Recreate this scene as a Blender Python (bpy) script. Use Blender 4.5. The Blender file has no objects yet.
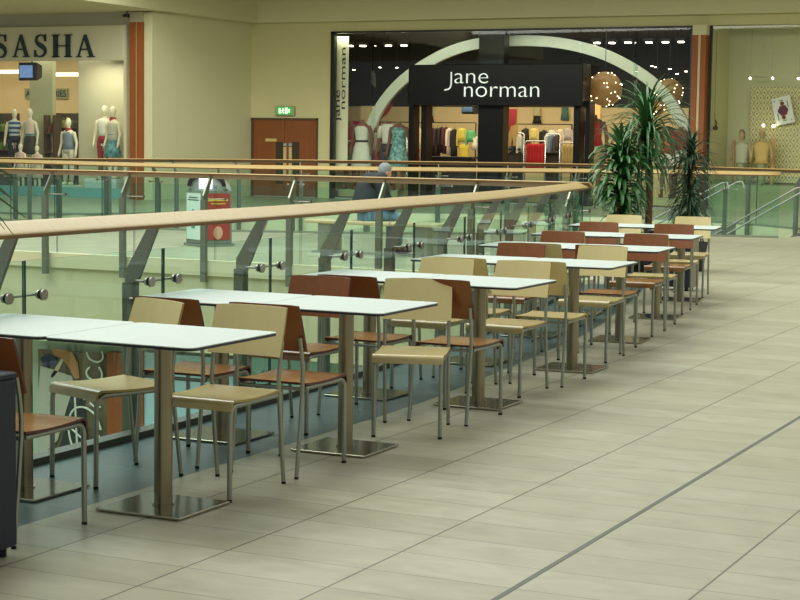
import bpy, bmesh, math, random
from mathutils import Vector, Matrix
random.seed(7)
SC = bpy.context.scene
COL = SC.collection
PI = math.pi

# ------------------------------------------------------------------ camera
YAW, PITCH, ROLL, FPX, CAMH = 0.45107, 0.09232, 0.013805, 1730.6, 1.58
_f = Vector((-math.sin(YAW)*math.cos(PITCH), math.cos(YAW)*math.cos(PITCH), -math.sin(PITCH)))
_r0 = Vector((math.cos(YAW), math.sin(YAW), 0))
_u0 = _r0.cross(_f)
_r = _r0*math.cos(ROLL) + _u0*math.sin(ROLL)
_u = -_r0*math.sin(ROLL) + _u0*math.cos(ROLL)
cam_d = bpy.data.cameras.new('camera')
cam = bpy.data.objects.new('camera', cam_d); COL.objects.link(cam)
cam_d.sensor_width = 36; cam_d.lens = 36*FPX/800; cam_d.clip_end = 300
M = Matrix((_r, _u, -_f)).transposed().to_4x4(); M.translation = Vector((0, 0, CAMH))
cam.matrix_world = M
SC.camera = cam

def U(px, py, w):
    """a far point of the place, from its bearing, on the plane y = w: returns (x, z)"""
    d = _f + _r*((px-400)/FPX) - _u*((py-300)/FPX)
    t = w/d.y
    return d.x*t, CAMH+d.z*t

# ------------------------------------------------------------------ world, light, exposure
wd = bpy.data.worlds.new('world'); SC.world = wd; wd.use_nodes = True
bgn = wd.node_tree.nodes['Background']
bgn.inputs[0].default_value = (0.93, 1.0, 0.90, 1); bgn.inputs[1].default_value = 0.40
SC.view_settings.view_transform = 'Standard'; SC.view_settings.look = 'None'
SC.view_settings.exposure = 0.0; SC.view_settings.gamma = 1.0
SC.cycles.transparent_max_bounces = 48
SC.cycles.max_bounces = 10

def area(name, loc, size, power, color, target=None, sy=None):
    l = bpy.data.lights.new(name, 'AREA'); l.energy = power; l.color = color
    l.shape = 'RECTANGLE'; l.size = size; l.size_y = sy or size
    o = bpy.data.objects.new(name, l); COL.objects.link(o); o.location = loc
    if target is not None:
        o.rotation_euler = (Vector(target)-Vector(loc)).to_track_quat('-Z', 'Y').to_euler()
    return o
area('skylight_over_void', (-13, 11, 11), 13, 2700, (0.94, 1.0, 0.93), sy=14)
area('skylight_over_walkway', (3.0, 20, 9), 6, 400, (0.97, 1.0, 0.91), sy=26)
area('far_wall_fill', (-12, 29, 6.6), 24, 1500, (1.0, 1.0, 0.88), (-13.5, 42, 2.0), sy=3)  # added fill out of view, aimed at the far shop walls to brighten them
area('skylight_middle', (-12, 22, 9.5), 18, 1300, (0.95, 1.0, 0.92), sy=5)

# ------------------------------------------------------------------ materials
def nt(name):
    m = bpy.data.materials.new(name); m.use_nodes = True
    return m, m.node_tree, m.node_tree.nodes['Principled BSDF']
def srgb(r, g, b):
    f = lambda c: (c/255/12.92) if c/255 <= .04045 else ((c/255+.055)/1.055)**2.4
    return (f(r), f(g), f(b), 1)
def pm(name, col, rough=.5, metal=0, spec=.5, var=.06, scale=6, stretch=(1, 1, 1), bump=0, emit=0):
    m, t, p = nt(name); N = t.nodes; L = t.links
    tc = N.new('ShaderNodeTexCoord'); mp = N.new('ShaderNodeMapping'); mp.inputs['Scale'].default_value = stretch
    no = N.new('ShaderNodeTexNoise'); no.inputs['Scale'].default_value = scale; no.inputs['Detail'].default_value = 4
    mx = N.new('ShaderNodeMix'); mx.data_type = 'RGBA'
    mx.inputs[6].default_value = tuple(c*(1-var) for c in col[:3])+(1,)
    mx.inputs[7].default_value = tuple(min(1, c*(1+var)) for c in col[:3])+(1,)
    L.new(tc.outputs['Object'], mp.inputs[0]); L.new(mp.outputs[0], no.inputs['Vector'])
    L.new(no.outputs[0], mx.inputs[0]); L.new(mx.outputs[2], p.inputs['Base Color'])
    p.inputs['Roughness'].default_value = rough; p.inputs['Metallic'].default_value = metal
    p.inputs['Specular IOR Level'].default_value = spec
    if emit:
        L.new(mx.outputs[2], p.inputs['Emission Color']); p.inputs['Emission Strength'].default_value = emit
    if bump:
        b = N.new('ShaderNodeBump'); b.inputs['Strength'].default_value = bump; b.inputs['Distance'].default_value = .01
        L.new(no.outputs[0], b.inputs['Height']); L.new(b.outputs[0], p.inputs['Normal'])
    return m
def floor_mat(name, c1, c2, mortar, rough, ox=0, oy=0, bw=.592, rh=.305):
    m, t, p = nt(name); N = t.nodes; L = t.links
    tc = N.new('ShaderNodeTexCoord'); mp = N.new('ShaderNodeMapping'); mp.inputs['Location'].default_value = (ox, oy, 0)
    br = N.new('ShaderNodeTexBrick'); br.offset = 0; br.squash = 1
    br.inputs['Scale'].default_value = 1; br.inputs['Brick Width'].default_value = bw; br.inputs['Row Height'].default_value = rh
    br.inputs['Mortar Size'].default_value = .0024; br.inputs['Mortar Smooth'].default_value = .2
    br.inputs['Color1'].default_value = c1; br.inputs['Color2'].default_value = c2; br.inputs['Mortar'].default_value = mortar
    L.new(tc.outputs['Object'], mp.inputs[0]); L.new(mp.outputs[0], br.inputs['Vector'])
    no = N.new('ShaderNodeTexNoise'); no.inputs['Scale'].default_value = 3.2; no.inputs['Detail'].default_value = 7; no.inputs['Distortion'].default_value = 1.4
    m2 = N.new('ShaderNodeMapping'); m2.inputs['Scale'].default_value = (1, 2.6, 1); m2.inputs['Rotation'].default_value = (0, 0, .5)
    L.new(tc.outputs['Object'], m2.inputs[0]); L.new(m2.outputs[0], no.inputs['Vector'])
    cr = N.new('ShaderNodeValToRGB'); cr.color_ramp.elements[0].position = .3; cr.color_ramp.elements[1].position = .72
    cr.color_ramp.elements[0].color = (.88, .87, .85, 1); cr.color_ramp.elements[1].color = (1.06, 1.06, 1.06, 1)
    L.new(no.outputs[0], cr.inputs[0])
    mx = N.new('ShaderNodeMix'); mx.data_type = 'RGBA'; mx.blend_type = 'MULTIPLY'; mx.inputs[0].default_value = 1
    sx_ = N.new('ShaderNodeSeparateXYZ'); L.new(mp.outputs[0], sx_.inputs[0])
    def mth(op, a, b):
        n_ = N.new('ShaderNodeMath'); n_.operation = op; L.new(a, n_.inputs[0]); n_.inputs[1].default_value = b; return n_.outputs[0]
    fr_ = mth('ABSOLUTE', mth('SUBTRACT', mth('FRACT', mth('ADD', mth('MULTIPLY', sx_.outputs[0], 1/bw), .5), 0), .5), 0)
    ln = mth('LESS_THAN', fr_, .0075)
    m3 = N.new('ShaderNodeMix'); m3.data_type = 'RGBA'; m3.inputs[7].default_value = mortar
    L.new(ln, m3.inputs[0]); L.new(br.outputs['Color'], m3.inputs[6])
    L.new(m3.outputs[2], mx.inputs[6]); L.new(cr.outputs[0], mx.inputs[7]); L.new(mx.outputs[2], p.inputs['Base Color'])
    p.inputs['Roughness'].default_value = rough; p.inputs['Specular IOR Level'].default_value = .5
    rr = N.new('ShaderNodeMapRange'); rr.inputs[3].default_value = rough*.8; rr.inputs[4].default_value = rough*1.3
    L.new(no.outputs[0], rr.inputs[0]); L.new(rr.outputs[0], p.inputs['Roughness'])
    return m
def wood(name, c1, c2, rough=.35, scale=3, axis=0, spec=.5):
    m, t, p = nt(name); N = t.nodes; L = t.links
    tc = N.new('ShaderNodeTexCoord'); mp = N.new('ShaderNodeMapping')
    s = [14, 14, 14]; s[axis] = .8; mp.inputs['Scale'].default_value = s
    no = N.new('ShaderNodeTexNoise'); no.inputs['Scale'].default_value = scale; no.inputs['Detail'].default_value = 5; no.inputs['Distortion'].default_value = .6
    mx = N.new('ShaderNodeMix'); mx.data_type = 'RGBA'; mx.inputs[6].default_value = c1; mx.inputs[7].default_value = c2
    L.new(tc.outputs['Object'], mp.inputs[0]); L.new(mp.outputs[0], no.inputs['Vector']); L.new(no.outputs[0], mx.inputs[0])
    L.new(mx.outputs[2], p.inputs['Base Color']); p.inputs['Roughness'].default_value = rough
    p.inputs['Specular IOR Level'].default_value = spec
    return m
def glass_mat(name, tint, refl=.9, ior=1.45):
    m = bpy.data.materials.new(name); m.use_nodes = True; t = m.node_tree; N = t.nodes; L = t.links
    N.remove(N['Principled BSDF']); out = N['Material Output']
    tr = N.new('ShaderNodeBsdfTransparent'); tr.inputs[0].default_value = tint
    gl = N.new('ShaderNodeBsdfGlossy'); gl.inputs['Roughness'].default_value = .02; gl.inputs[0].default_value = (refl, refl, refl, 1)
    fr = N.new('ShaderNodeFresnel'); fr.inputs[0].default_value = ior
    mx = N.new('ShaderNodeMixShader')
    geo = N.new('ShaderNodeNewGeometry'); sub = N.new('ShaderNodeMath'); sub.operation = 'SUBTRACT'; sub.inputs[0].default_value = 1
    mul = N.new('ShaderNodeMath'); mul.operation = 'MULTIPLY'
    L.new(geo.outputs['Backfacing'], sub.inputs[1]); L.new(sub.outputs[0], mul.inputs[0]); L.new(fr.outputs[0], mul.inputs[1])
    L.new(mul.outputs[0], mx.inputs[0]); L.new(tr.outputs[0], mx.inputs[1]); L.new(gl.outputs[0], mx.inputs[2])
    L.new(mx.outputs[0], out.inputs[0])
    return m
def lattice_mat(name):
    """diamond lattice with dots, printed on a board"""
    m, t, p = nt(name); N = t.nodes; L = t.links
    tc = N.new('ShaderNodeTexCoord'); sp = N.new('ShaderNodeSeparateXYZ'); L.new(tc.outputs['Object'], sp.inputs[0])
    def mth(op, a, b=None):
        n = N.new('ShaderNodeMath'); n.operation = op
        for i, v in enumerate((a, b)):
            if v is None: continue
            if isinstance(v, (int, float)): n.inputs[i].default_value = v
            else: L.new(v, n.inputs[i])
        return n.outputs[0]
    x = mth('MULTIPLY', sp.outputs[0], 1/.17); z = mth('MULTIPLY', sp.outputs[2], 1/.26)
    a = mth('ABSOLUTE', mth('SUBTRACT', mth('FRACT', mth('ADD', x, z)), .5))
    b = mth('ABSOLUTE', mth('SUBTRACT', mth('FRACT', mth('SUBTRACT', x, z)), .5))
    line = mth('GREATER_THAN', mth('MAXIMUM', a, b), .455)
    dot = mth('LESS_THAN', mth('MAXIMUM', a, b), .11)
    k = mth('MAXIMUM', mth('MULTIPLY', line, .75), dot)
    mx = N.new('ShaderNodeMix'); mx.data_type = 'RGBA'; mx.inputs[6].default_value = srgb(214, 203, 150); mx.inputs[7].default_value = srgb(70, 58, 40)
    L.new(k, mx.inputs[0]); L.new(mx.outputs[2], p.inputs['Base Color']); p.inputs['Roughness'].default_value = .6
    return m

MT = {}
MT['floor'] = floor_mat('beige_tiles', srgb(186, 181, 156), srgb(175, 169, 143), srgb(98, 92, 76), .34, ox=4.022-.0, oy=-5.6)
MT['border'] = floor_mat('slate_tiles', srgb(86, 104, 104), srgb(76, 94, 96), srgb(44, 52, 52), .30, ox=4.38, oy=-5.6, bw=.36)
MT['cream_wall'] = pm('cream_plaster', srgb(200, 194, 146), .85, var=.02, scale=2)
MT['cream_wall2'] = pm('pale_plaster', srgb(206, 203, 164), .85, var=.02, scale=2)
MT['olive'] = pm('olive_plaster', srgb(160, 156, 130), .85, var=.03, scale=1)
MT['ceil'] = pm('ceiling_paint', srgb(176, 166, 96), .9, var=.02)
MT['grey_panel'] = pm('grey_panel', srgb(172, 166, 146), .4, var=.05, scale=1.5)
MT['marble'] = pm('pale_marble', srgb(208, 203, 172), .35, var=.05, scale=1.2)
MT['rail'] = wood('oak_handrail', srgb(194, 168, 114), srgb(174, 144, 88), .38, 2)
MT['rail_edge'] = wood('oak_edge', srgb(138, 96, 52), srgb(118, 78, 40), .4, 2)
MT['post'] = pm('brushed_post', srgb(140, 144, 130), .34, .8, var=.08, scale=30, stretch=(1, 1, .1))
MT['fin'] = pm('grey_painted_steel', srgb(106, 114, 98), .5, .3, var=.04)
MT['chrome'] = pm('polished_steel', srgb(215, 215, 210), .16, 1, var=.03)
MT['matt_steel'] = pm('matt_steel', srgb(170, 162, 152), .42, .9, var=.05)
MT['steel'] = pm('brushed_steel', srgb(146, 136, 114), .28, 1, var=.22, scale=90, stretch=(1, 1, .02))
MT['plate'] = pm('base_plate_steel', srgb(176, 170, 152), .16, 1, var=.08, scale=14)
MT['tube'] = pm('grey_tube', srgb(158, 160, 148), .34, .75, var=.05)
MT['rubber'] = pm('black_rubber', srgb(20, 20, 20), .7)
MT['top'] = pm('white_laminate', srgb(204, 213, 206), .42, var=.02, scale=40)
MT['edge'] = pm('dark_edge', srgb(30, 32, 48), .4)
MT['cream_ply'] = wood('cream_plywood', srgb(224, 206, 152), srgb(214, 194, 138), .30, 1.5, 2)
MT['cream_seat'] = wood('cream_seat_ply', srgb(212, 192, 138), srgb(200, 178, 122), .22, 1.5, 1, .8)
MT['brown_ply'] = wood('brown_plywood', srgb(142, 86, 46), srgb(120, 66, 32), .28, 1.5, 2)
MT['brown_seat'] = wood('brown_seat_ply', srgb(176, 126, 76), srgb(156, 106, 60), .20, 1.5, 1, .9)
MT['maroon'] = pm('maroon_edge', srgb(84, 36, 30), .4)
MT['olive_edge'] = pm('ply_edge', srgb(168, 146, 78), .4)
MT['navy'] = pm('navy_panel', srgb(26, 30, 50), .5, var=.05)
MT['lit_side'] = pm('lit_side_taupe', srgb(150, 138, 122), .5)  # light on the bin's right side, put into the colour
MT['glass'] = glass_mat('green_glass', (.88, .958, .94, 1))
MT['glass_edge'] = pm('glass_edge', srgb(40, 84, 80), .2)
MT['shopglass'] = glass_mat('shop_glass', (.965, .985, .97, 1))
MT['black'] = pm('black_frame', srgb(18, 18, 17), .35)
MT['gloss_black'] = pm('gloss_black', srgb(8, 9, 10), .3, spec=.25)
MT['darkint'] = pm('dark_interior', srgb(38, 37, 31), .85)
MT['darkbrown'] = pm('dark_brown_interior', srgb(84, 68, 44), .8, var=.15, scale=1)
MT['warm_wall'] = pm('warm_wall', srgb(226, 202, 150), .8, var=.03)
MT['red_wood'] = wood('red_brown_wood', srgb(152, 86, 32), srgb(132, 68, 22), .6, 1.2, 2)
MT['door_wood'] = wood('door_veneer', srgb(136, 78, 40), srgb(120, 64, 30), .42, 1.2, 2)
MT['white'] = pm('white_paint', srgb(232, 232, 224), .5, var=.02)
MT['letter'] = pm('teal_black_letter', srgb(24, 44, 50), .4)
MT['skin'] = pm('skin', srgb(196, 150, 124), .55)
MT['mannequin'] = pm('mannequin_white', srgb(240, 230, 200), .35, var=.02)
MT['lamp'] = pm('lamp_glow', (1, .86, .62, 1), .5, emit=14, var=0)
MT['tube_glow'] = pm('tube_glow', (1, .95, .72, 1), .5, emit=1.5, var=0)
MT['blue_floor'] = pm('pale_blue_plinth', srgb(124, 176, 176), .5)
def photo_mat(name, cols, scale):
    m, t, p = nt(name); N = t.nodes; L = t.links
    tc = N.new('ShaderNodeTexCoord'); no = N.new('ShaderNodeTexNoise'); no.inputs['Scale'].default_value = scale; no.inputs['Detail'].default_value = 3
    cr = N.new('ShaderNodeValToRGB'); cr.color_ramp.interpolation = 'B_SPLINE'
    for i, c in enumerate(cols):
        pos = .3+.4*i/(len(cols)-1)
        e = cr.color_ramp.elements[i] if i < 2 else cr.color_ramp.elements.new(pos)
        e.position = pos; e.color = c
    L.new(tc.outputs['Object'], no.inputs['Vector']); L.new(no.outputs[0], cr.inputs[0]); L.new(cr.outputs[0], p.inputs['Base Color']); p.inputs['Roughness'].default_value = .5
    return m
def stripe_mat(name, c1, c2, step):
    m, t, p = nt(name); N = t.nodes; L = t.links
    tc = N.new('ShaderNodeTexCoord'); sp = N.new('ShaderNodeSeparateXYZ'); L.new(tc.outputs['Object'], sp.inputs[0])
    a = N.new('ShaderNodeMath'); a.operation = 'MULTIPLY'; a.inputs[1].default_value = 1/step; L.new(sp.outputs[2], a.inputs[0])
    f = N.new('ShaderNodeMath'); f.operation = 'FRACT'; L.new(a.outputs[0], f.inputs[0])
    g = N.new('ShaderNodeMath'); g.operation = 'GREATER_THAN'; g.inputs[1].default_value = .5; L.new(f.outputs[0], g.inputs[0])
    mx = N.new('ShaderNodeMix'); mx.data_type = 'RGBA'; mx.inputs[6].default_value = c1; mx.inputs[7].default_value = c2
    L.new(g.outputs[0], mx.inputs[0]); L.new(mx.outputs[2], p.inputs['Base Color']); p.inputs['Roughness'].default_value = .8
    return m
def cm(r, g, b, rough=.7, **k):
    key = ('c', r, g, b, rough)
    if key not in MT: MT[key] = pm('paint_%02x%02x%02x' % (r, g, b), srgb(r, g, b), rough, **k)
    return MT[key]

# ------------------------------------------------------------------ mesh helpers
class MB:
    def __init__(s): s.v = []; s.f = []; s.m = []; s.sm = []
    def add(s, vs, fs, mi=0, smooth=False, X=None):
        b = len(s.v)
        s.v += [tuple(X @ Vector(v)) if X is not None else tuple(v) for v in vs]
        for f in fs: s.f.append([b+i for i in f]); s.m.append(mi); s.sm.append(smooth)
        return s
    def box(s, c, d, rz=0, mi=0, X=None, bev=0):
        hx, hy, hz = d[0]/2, d[1]/2, d[2]/2
        R = Matrix.Translation(Vector(c)) @ Matrix.Rotation(rz, 4, 'Z')
        if X is not None: R = X @ R
        if bev:
            b = bev; pts = [(hx-b, -hy), (hx, -hy+b), (hx, hy-b), (hx-b, hy), (-hx+b, hy), (-hx, hy-b), (-hx, -hy+b), (-hx+b, -hy)]
            vs = []
            for z, k in ((-hz, 1), (-hz+b, 0), (hz-b, 0), (hz, 1)):
                for (x, y) in pts:
                    vs.append((x-math.copysign(b*k, x), y-math.copysign(b*k, y), z))
            fs = [list(range(7, -1, -1)), list(range(24, 32))]
            for q in range(3):
                for i in range(8): fs.append([q*8+i, q*8+(i+1) % 8, q*8+8+(i+1) % 8, q*8+8+i])
            return s.add(vs, fs, mi, False, R)
        vs = [(x, y, z) for z in (-hz, hz) for y in (-hy, hy) for x in (-hx, hx)]
        return s.add(vs, [(0, 2, 3, 1), (4, 5, 7, 6), (0, 1, 5, 4), (2, 6, 7, 3), (1, 3, 7, 5), (0, 4, 6, 2)], mi, False, R)
    def bb(s, a, b, mi=0, bev=0):
        a = Vector(a); b = Vector(b)
        return s.box((a+b)/2, [abs(q) for q in (b-a)], 0, mi, bev=bev)
    def tube(s, pts, r, n=8, mi=0, cap=True, up=None, asp=1.0, smooth=True):
        pts = [Vector(p) for p in pts]; rs = r if isinstance(r, (list, tuple)) else [r]*len(pts)
        base = len(s.v); vs = []; prev = None
        for i, p in enumerate(pts):
            if i == 0: t = pts[1]-p
            elif i == len(pts)-1: t = p-pts[i-1]
            else: t = (pts[i+1]-p).normalized()+(p-pts[i-1]).normalized()
            t.normalize()
            if prev is None:
                ref = Vector(up) if up else (Vector((0, 0, 1)) if abs(t.z) < .9 else Vector((1, 0, 0)))
                a = (ref-t*ref.dot(t)).normalized()
            else: a = (prev-t*prev.dot(t)).normalized()
            prev = a; b = t.cross(a)
            for k in range(n):
                an = 2*PI*(k+.5)/n
                vs.append(p+a*math.cos(an)*rs[i]*asp+b*math.sin(an)*rs[i])
        fs = []
        for i in range(len(pts)-1):
            for k in range(n): fs.append((i*n+k, i*n+(k+1) % n, (i+1)*n+(k+1) % n, (i+1)*n+k))
        s.add(vs, fs, mi, smooth)
        if cap:
            s.add(vs[:n], [list(range(n-1, -1, -1))], mi); s.add(vs[-n:], [list(range(n))], mi)
        return s
    def cyl(s, p0, p1, r, n=16, mi=0, r1=None, smooth=True): return s.tube([p0, p1], [r, r1 if r1 is not None else r], n, mi, smooth=smooth)
    def loft(s, rings, mi=0, smooth=True, cap=True, X=None):
        n = len(rings[0]); vs = [p for r in rings for p in r]; fs = []
        for i in range(len(rings)-1):
            for k in range(n): fs.append((i*n+k, i*n+(k+1) % n, (i+1)*n+(k+1) % n, (i+1)*n+k))
        if cap: fs.append(list(range(n-1, -1, -1))); fs.append([(len(rings)-1)*n+k for k in range(n)])
        return s.add(vs, fs, mi, smooth, X)
    def body(s, prof, n=12, mi=0, X=None, cap=True):
        """prof: (z, rx, ry, ox, oy) elliptical sections"""
        return s.loft([[(q[3]+q[1]*math.cos(2*PI*k/n), q[4]+q[2]*math.sin(2*PI*k/n), q[0]) for k in range(n)] for q in prof], mi, True, cap, X)
    def sphere(s, c, r, n=12, m=8, mi=0, sc=(1, 1, 1)):
        rings = [[(c[0]+sc[0]*r*math.sin(PI*(i+.02)/(m+.04))*math.cos(2*PI*k/n), c[1]+sc[1]*r*math.sin(PI*(i+.02)/(m+.04))*math.sin(2*PI*k/n), c[2]-sc[2]*r*math.cos(PI*(i+.02)/(m+.04))) for k in range(n)] for i in range(m+1)]
        return s.loft(rings, mi, True)
    def prism(s, poly, z0, z1, mi=0, X=None):
        n = len(poly); vs = [(x, y, z0) for x, y in poly]+[(x, y, z1) for x, y in poly]
        fs = [list(range(n-1, -1, -1)), list(range(n, 2*n))]+[(i, (i+1) % n, n+(i+1) % n, n+i) for i in range(n)]
        return s.add(vs, fs, mi, False, X)
    def ribbon(s, path, z0, z1, th, mi=0):
        for a, b in zip(path[:-1], path[1:]):
            a = Vector((*a, 0)); b = Vector((*b, 0)); c = (a+b)/2; d = b-a
            s.box((c.x, c.y, (z0+z1)/2), (d.length+th*.6, th, z1-z0), math.atan2(d.y, d.x), mi)
        return s
    def build(s, name, mats, parent=None, loc=None):
        me = bpy.data.meshes.new(name); me.from_pydata(s.v, [], s.f)
        for m in (mats if isinstance(mats, (list, tuple)) else [mats]): me.materials.append(m)
        me.polygons.foreach_set('material_index', s.m); me.polygons.foreach_set('use_smooth', s.sm)
        bm = bmesh.new(); bm.from_mesh(me); bmesh.ops.recalc_face_normals(bm, faces=bm.faces) if len(bm.faces) < 20000 else None
        bm.to_mesh(me); bm.free(); me.update()
        o = bpy.data.objects.new(name, me); COL.objects.link(o)
        if loc: o.location = loc
        if parent: o.parent = parent
        return o
def tag(o, label=None, cat=None, group=None, kind=None):
    if label: o['label'] = label
    if cat: o['category'] = cat
    if group: o['group'] = group
    if kind: o['kind'] = kind
    return o
def thing(name, label, cat, loc=(0, 0, 0), rz=0, group=None):
    o = bpy.data.objects.new(name, None); COL.objects.link(o); o.location = loc; o.rotation_euler = (0, 0, rz)
    o.empty_display_size = .1
    return tag(o, label, cat, group)
def struct(name, mb, mat, label=None):
    o = mb.build(name, mat); o['kind'] = 'structure'
    if label: o['label'] = label
    return o
def copy_tree(o, parent=None):
    c = o.copy(); COL.objects.link(c)
    if parent is not None: c.parent = parent
    for ch in [x for x in COL.objects if x.parent == o]: copy_tree(ch, c)
    return c
def text_obj(name, body, size, mat, parent=None, loc=(0, 0, 0), rot=(PI/2, 0, 0), extrude=.01, sx=1, bold=0, align='LEFT', spacing=1, line=.8):
    cu = bpy.data.curves.new(name, 'FONT'); cu.body = body; cu.size = size; cu.extrude = extrude; cu.offset = bold
    cu.align_x = align; cu.space_character = spacing; cu.space_line = line; cu.resolution_u = 4
    tmp = bpy.data.objects.new(name+'_t', cu); COL.objects.link(tmp)
    dg = bpy.context.evaluated_depsgraph_get(); me = bpy.data.meshes.new_from_object(tmp.evaluated_get(dg))
    bpy.data.objects.remove(tmp); bpy.data.curves.remove(cu)
    me.materials.clear(); me.materials.append(mat)
    o = bpy.data.objects.new(name, me); COL.objects.link(o); o.location = loc; o.rotation_euler = rot; o.scale = (sx, 1, 1)
    if parent: o.parent = parent
    return o
def smooth_path(pts, step=.15):
    """Catmull-Rom through plan points, resampled"""
    P = [Vector(p) for p in pts]; P = [P[0]*2-P[1]]+P+[P[-1]*2-P[-2]]; out = []
    for i in range(1, len(P)-2):
        n = max(2, int((P[i+1]-P[i]).length/step))
        for k in range(n):
            t = k/n; a, b, c, d = P[i-1], P[i], P[i+1], P[i+2]
            out.append(.5*((2*b)+(c-a)*t+(2*a-5*b+4*c-d)*t*t+(3*b-a-3*c+d)*t**3))
    out.append(P[-2]); return out
class Path:
    def __init__(s, pts, step=.15):
        s.p = [Vector((q[0], q[1])) for q in smooth_path([(*p, 0) for p in pts], step)]
        s.s = [0]
        for a, b in zip(s.p[:-1], s.p[1:]): s.s.append(s.s[-1]+(b-a).length)
        s.len = s.s[-1]
    def at(s, d):
        d = min(max(d, 0), s.len-1e-6); i = 0
        lo, hi = 0, len(s.s)-1
        while hi-lo > 1:
            m = (lo+hi)//2
            if s.s[m] <= d: lo = m
            else: hi = m
        k = (d-s.s[lo])/(s.s[hi]-s.s[lo]); p = s.p[lo].lerp(s.p[hi], k)
        a = s.p[max(0, lo-1)]; b = s.p[min(len(s.p)-1, hi+1)]
        t = (b-a).normalized(); return p, t

# ------------------------------------------------------------------ SETTING: floors
KERB = [(-5.17, -3), (-5.17, 4), (-5.17, 7), (-5.18, 8.5), (-5.24, 9.8), (-5.34, 11), (-5.45, 12.2), (-5.62, 13.4), (-5.95, 15.2), (-6.28, 16.8), (-6.56, 18.15)]
BORD = [(-4.38, -3), (-4.38, 6), (-4.38, 9), (-4.46, 10.2), (-4.62, 11.8), (-4.86, 13.7), (-5.2, 15.4), (-5.55, 17), (-5.9, 18.5)]
BC = [(-34, 27.2), (-25, 26.6), (-20.9, 25.6), (-16.5, 24.7), (-14.3, 25.3), (-12.7, 26.1), (-11.4, 27.1), (-10.2, 28.2), (-8.4, 29.0), (-7.05, 29.3)]
CC = [(-24, 27.2), (-21.3, 28.0), (-20, 29.8), (-18.5, 32.4), (-16.4, 33.7), (-14.4, 34.5), (-12, 34.9), (-10, 34.4), (-8.4, 33.4), (-7.0, 32.3), (-5.0, 31.4), (0, 30.6), (4, 30.4)]
kp = Path(KERB, .2); bp = Path(BORD, .3); bc = Path(BC, .4); cc = Path(CC, .4)
WB, WS, UC, UL = 40.9, 36.2, -24.4, -24.75        # far shop wall, left shop wall, corner wall
def slab(mb, poly, th=.25):
    n = len(poly); vs = [(x, y, 0) for x, y in poly]+[(x, y, -th) for x, y in poly]
    mb.add(vs, [list(range(n)), list(range(2*n-1, n-1, -1))]+[(i, n+i, n+(i+1) % n, (i+1) % n) for i in range(n)])
AW = 18.42
fm = MB()
pl = [tuple(q) for q in bp.p]
slab(fm, [(12, -3)]+[(12, AW)]+list(reversed([p for p in pl if p[1] < AW]))[:0]+[(-5.88, AW)]+[p for p in reversed(pl) if p[1] < AW-.05])
slab(fm, [(-34, AW), (12, AW), (12, 29.35), (-7.0, 29.35)]+[tuple(q) for q in reversed(bc.p)][1:])
slab(fm, [(-7.0, 29.35), (12, 29.35), (12, 40.9), (-5, 40.9)]+[tuple(q) for q in reversed([p for p in cc.p if p.x < -5])][:]+[(-7.05, 32.2)][:0]) if False else None
cpts = [tuple(q) for q in cc.p]
slab(fm, cpts+[(12, 30.3), (12, WB), (UC, WB), (UC, WS), (-34, WS), (-34, 27.3)])
slab(fm, [(-7.0, 29.35), (12, 29.35), (12, 30.3), (4, 30.4)]+[p for p in reversed(cpts) if -7.0 < p[0] < 4])
struct('floor', fm, MT['floor'])
em = MB()
kl = [tuple(q) for q in kp.p]
slab(em, [p for p in pl if p[1] < AW-.05]+[(-5.88, AW), (-6.5, AW)]+[p for p in reversed(kl)])
struct('trim_1', em, MT['border'], 'dark slate floor tiles along the balustrade')
sm_ = MB(); sm_.bb((-2.261, -3, 0), (-2.239, 24, .0015)); struct("trim_2", sm_, cm(92, 94, 78, .5), "dark metal expansion strip in the floor")

# slab edges and lower level
m = MB(); m.bb((-34, AW-.12, -.14), (-6.5, AW-.01, -.02)); m.bb((-34, AW-.12, -.02), (-6.5, AW-.01, .05))
struct('trim_3', m, MT['cream_wall2'], 'cream edge of the floor across the void')
m = MB(); m.bb((-34, AW-.08, -1.00), (-6.6, AW+.30, -.14)); struct('wall_lower', m, cm(196, 194, 154, .85))
m = MB(); m.bb((-34, AW-.08, -1.12), (-6.6, AW+.09, -1.0))
struct('trim_4', m, MT['cream_wall2'])
m = MB(); m.bb((-34, AW+.42, -5.2), (-6.6, AW+.5, -1.1)); struct('wall_lower.001', m, cm(176, 196, 170, .6))
m = MB(); m.bb((-34, -6, -5.3), (12, 40, -5.2)); struct('floor_lower', m, cm(170, 175, 150, .4))
m = MB(); m.ribbon([(-6.62, 18.4), (-5.3, 12), (-5.2, 4)], -5.2, -.26, .2); struct('wall_lower.002', m, MT['olive'])
m = MB(); m.ribbon([tuple(q) for q in cc.p[::2]], -.45, -.0, .1); struct('trim_5', m, MT['cream_wall2'])
m = MB(); m.ribbon([(p[0], p[1]+.4) for p in CC], -5.2, -.46, .15); struct('wall_lower.003', m, MT['olive'])
m = MB(); m.ribbon([tuple(q) for q in bc.p[::2]], -.45, -.01, .1); struct('trim_6', m, MT['cream_wall2'])

# ------------------------------------------------------------------ SETTING: far walls
TOPZ = 4.41
ujl, _ = U(331, 100, WB); ujr, _ = U(692, 100, WB); upr, _ = U(706.5, 100, WB)
dl, _ = U(252, 100, WB); dr, _ = U(318.5, 100, WB); _, dz = U(285, 118, WB)
m = MB()
m.bb((UC, WB, 0), (dl, WB+.3, 4.95)); m.bb((dr, WB, 0), (ujl, WB+.3, 4.95)); m.bb((dl, WB, dz), (dr, WB+.3, 4.95))
m.bb((ujl, WB, TOPZ), (12, WB+.3, 4.95)); struct('wall_back', m, MT['cream_wall'])
m = MB(); m.bb((UL+.1, WS+.0, 0), (UC, WB, 4.95)); struct('wall_left', m, MT['cream_wall2'])
m = MB(); m.bb((U(143, 100, WS-.1)[0], WS-.1, 0), (UC+.02, WS+1.0, 4.62)); struct('wall_left.001', m, MT['cream_wall2'])
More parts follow.
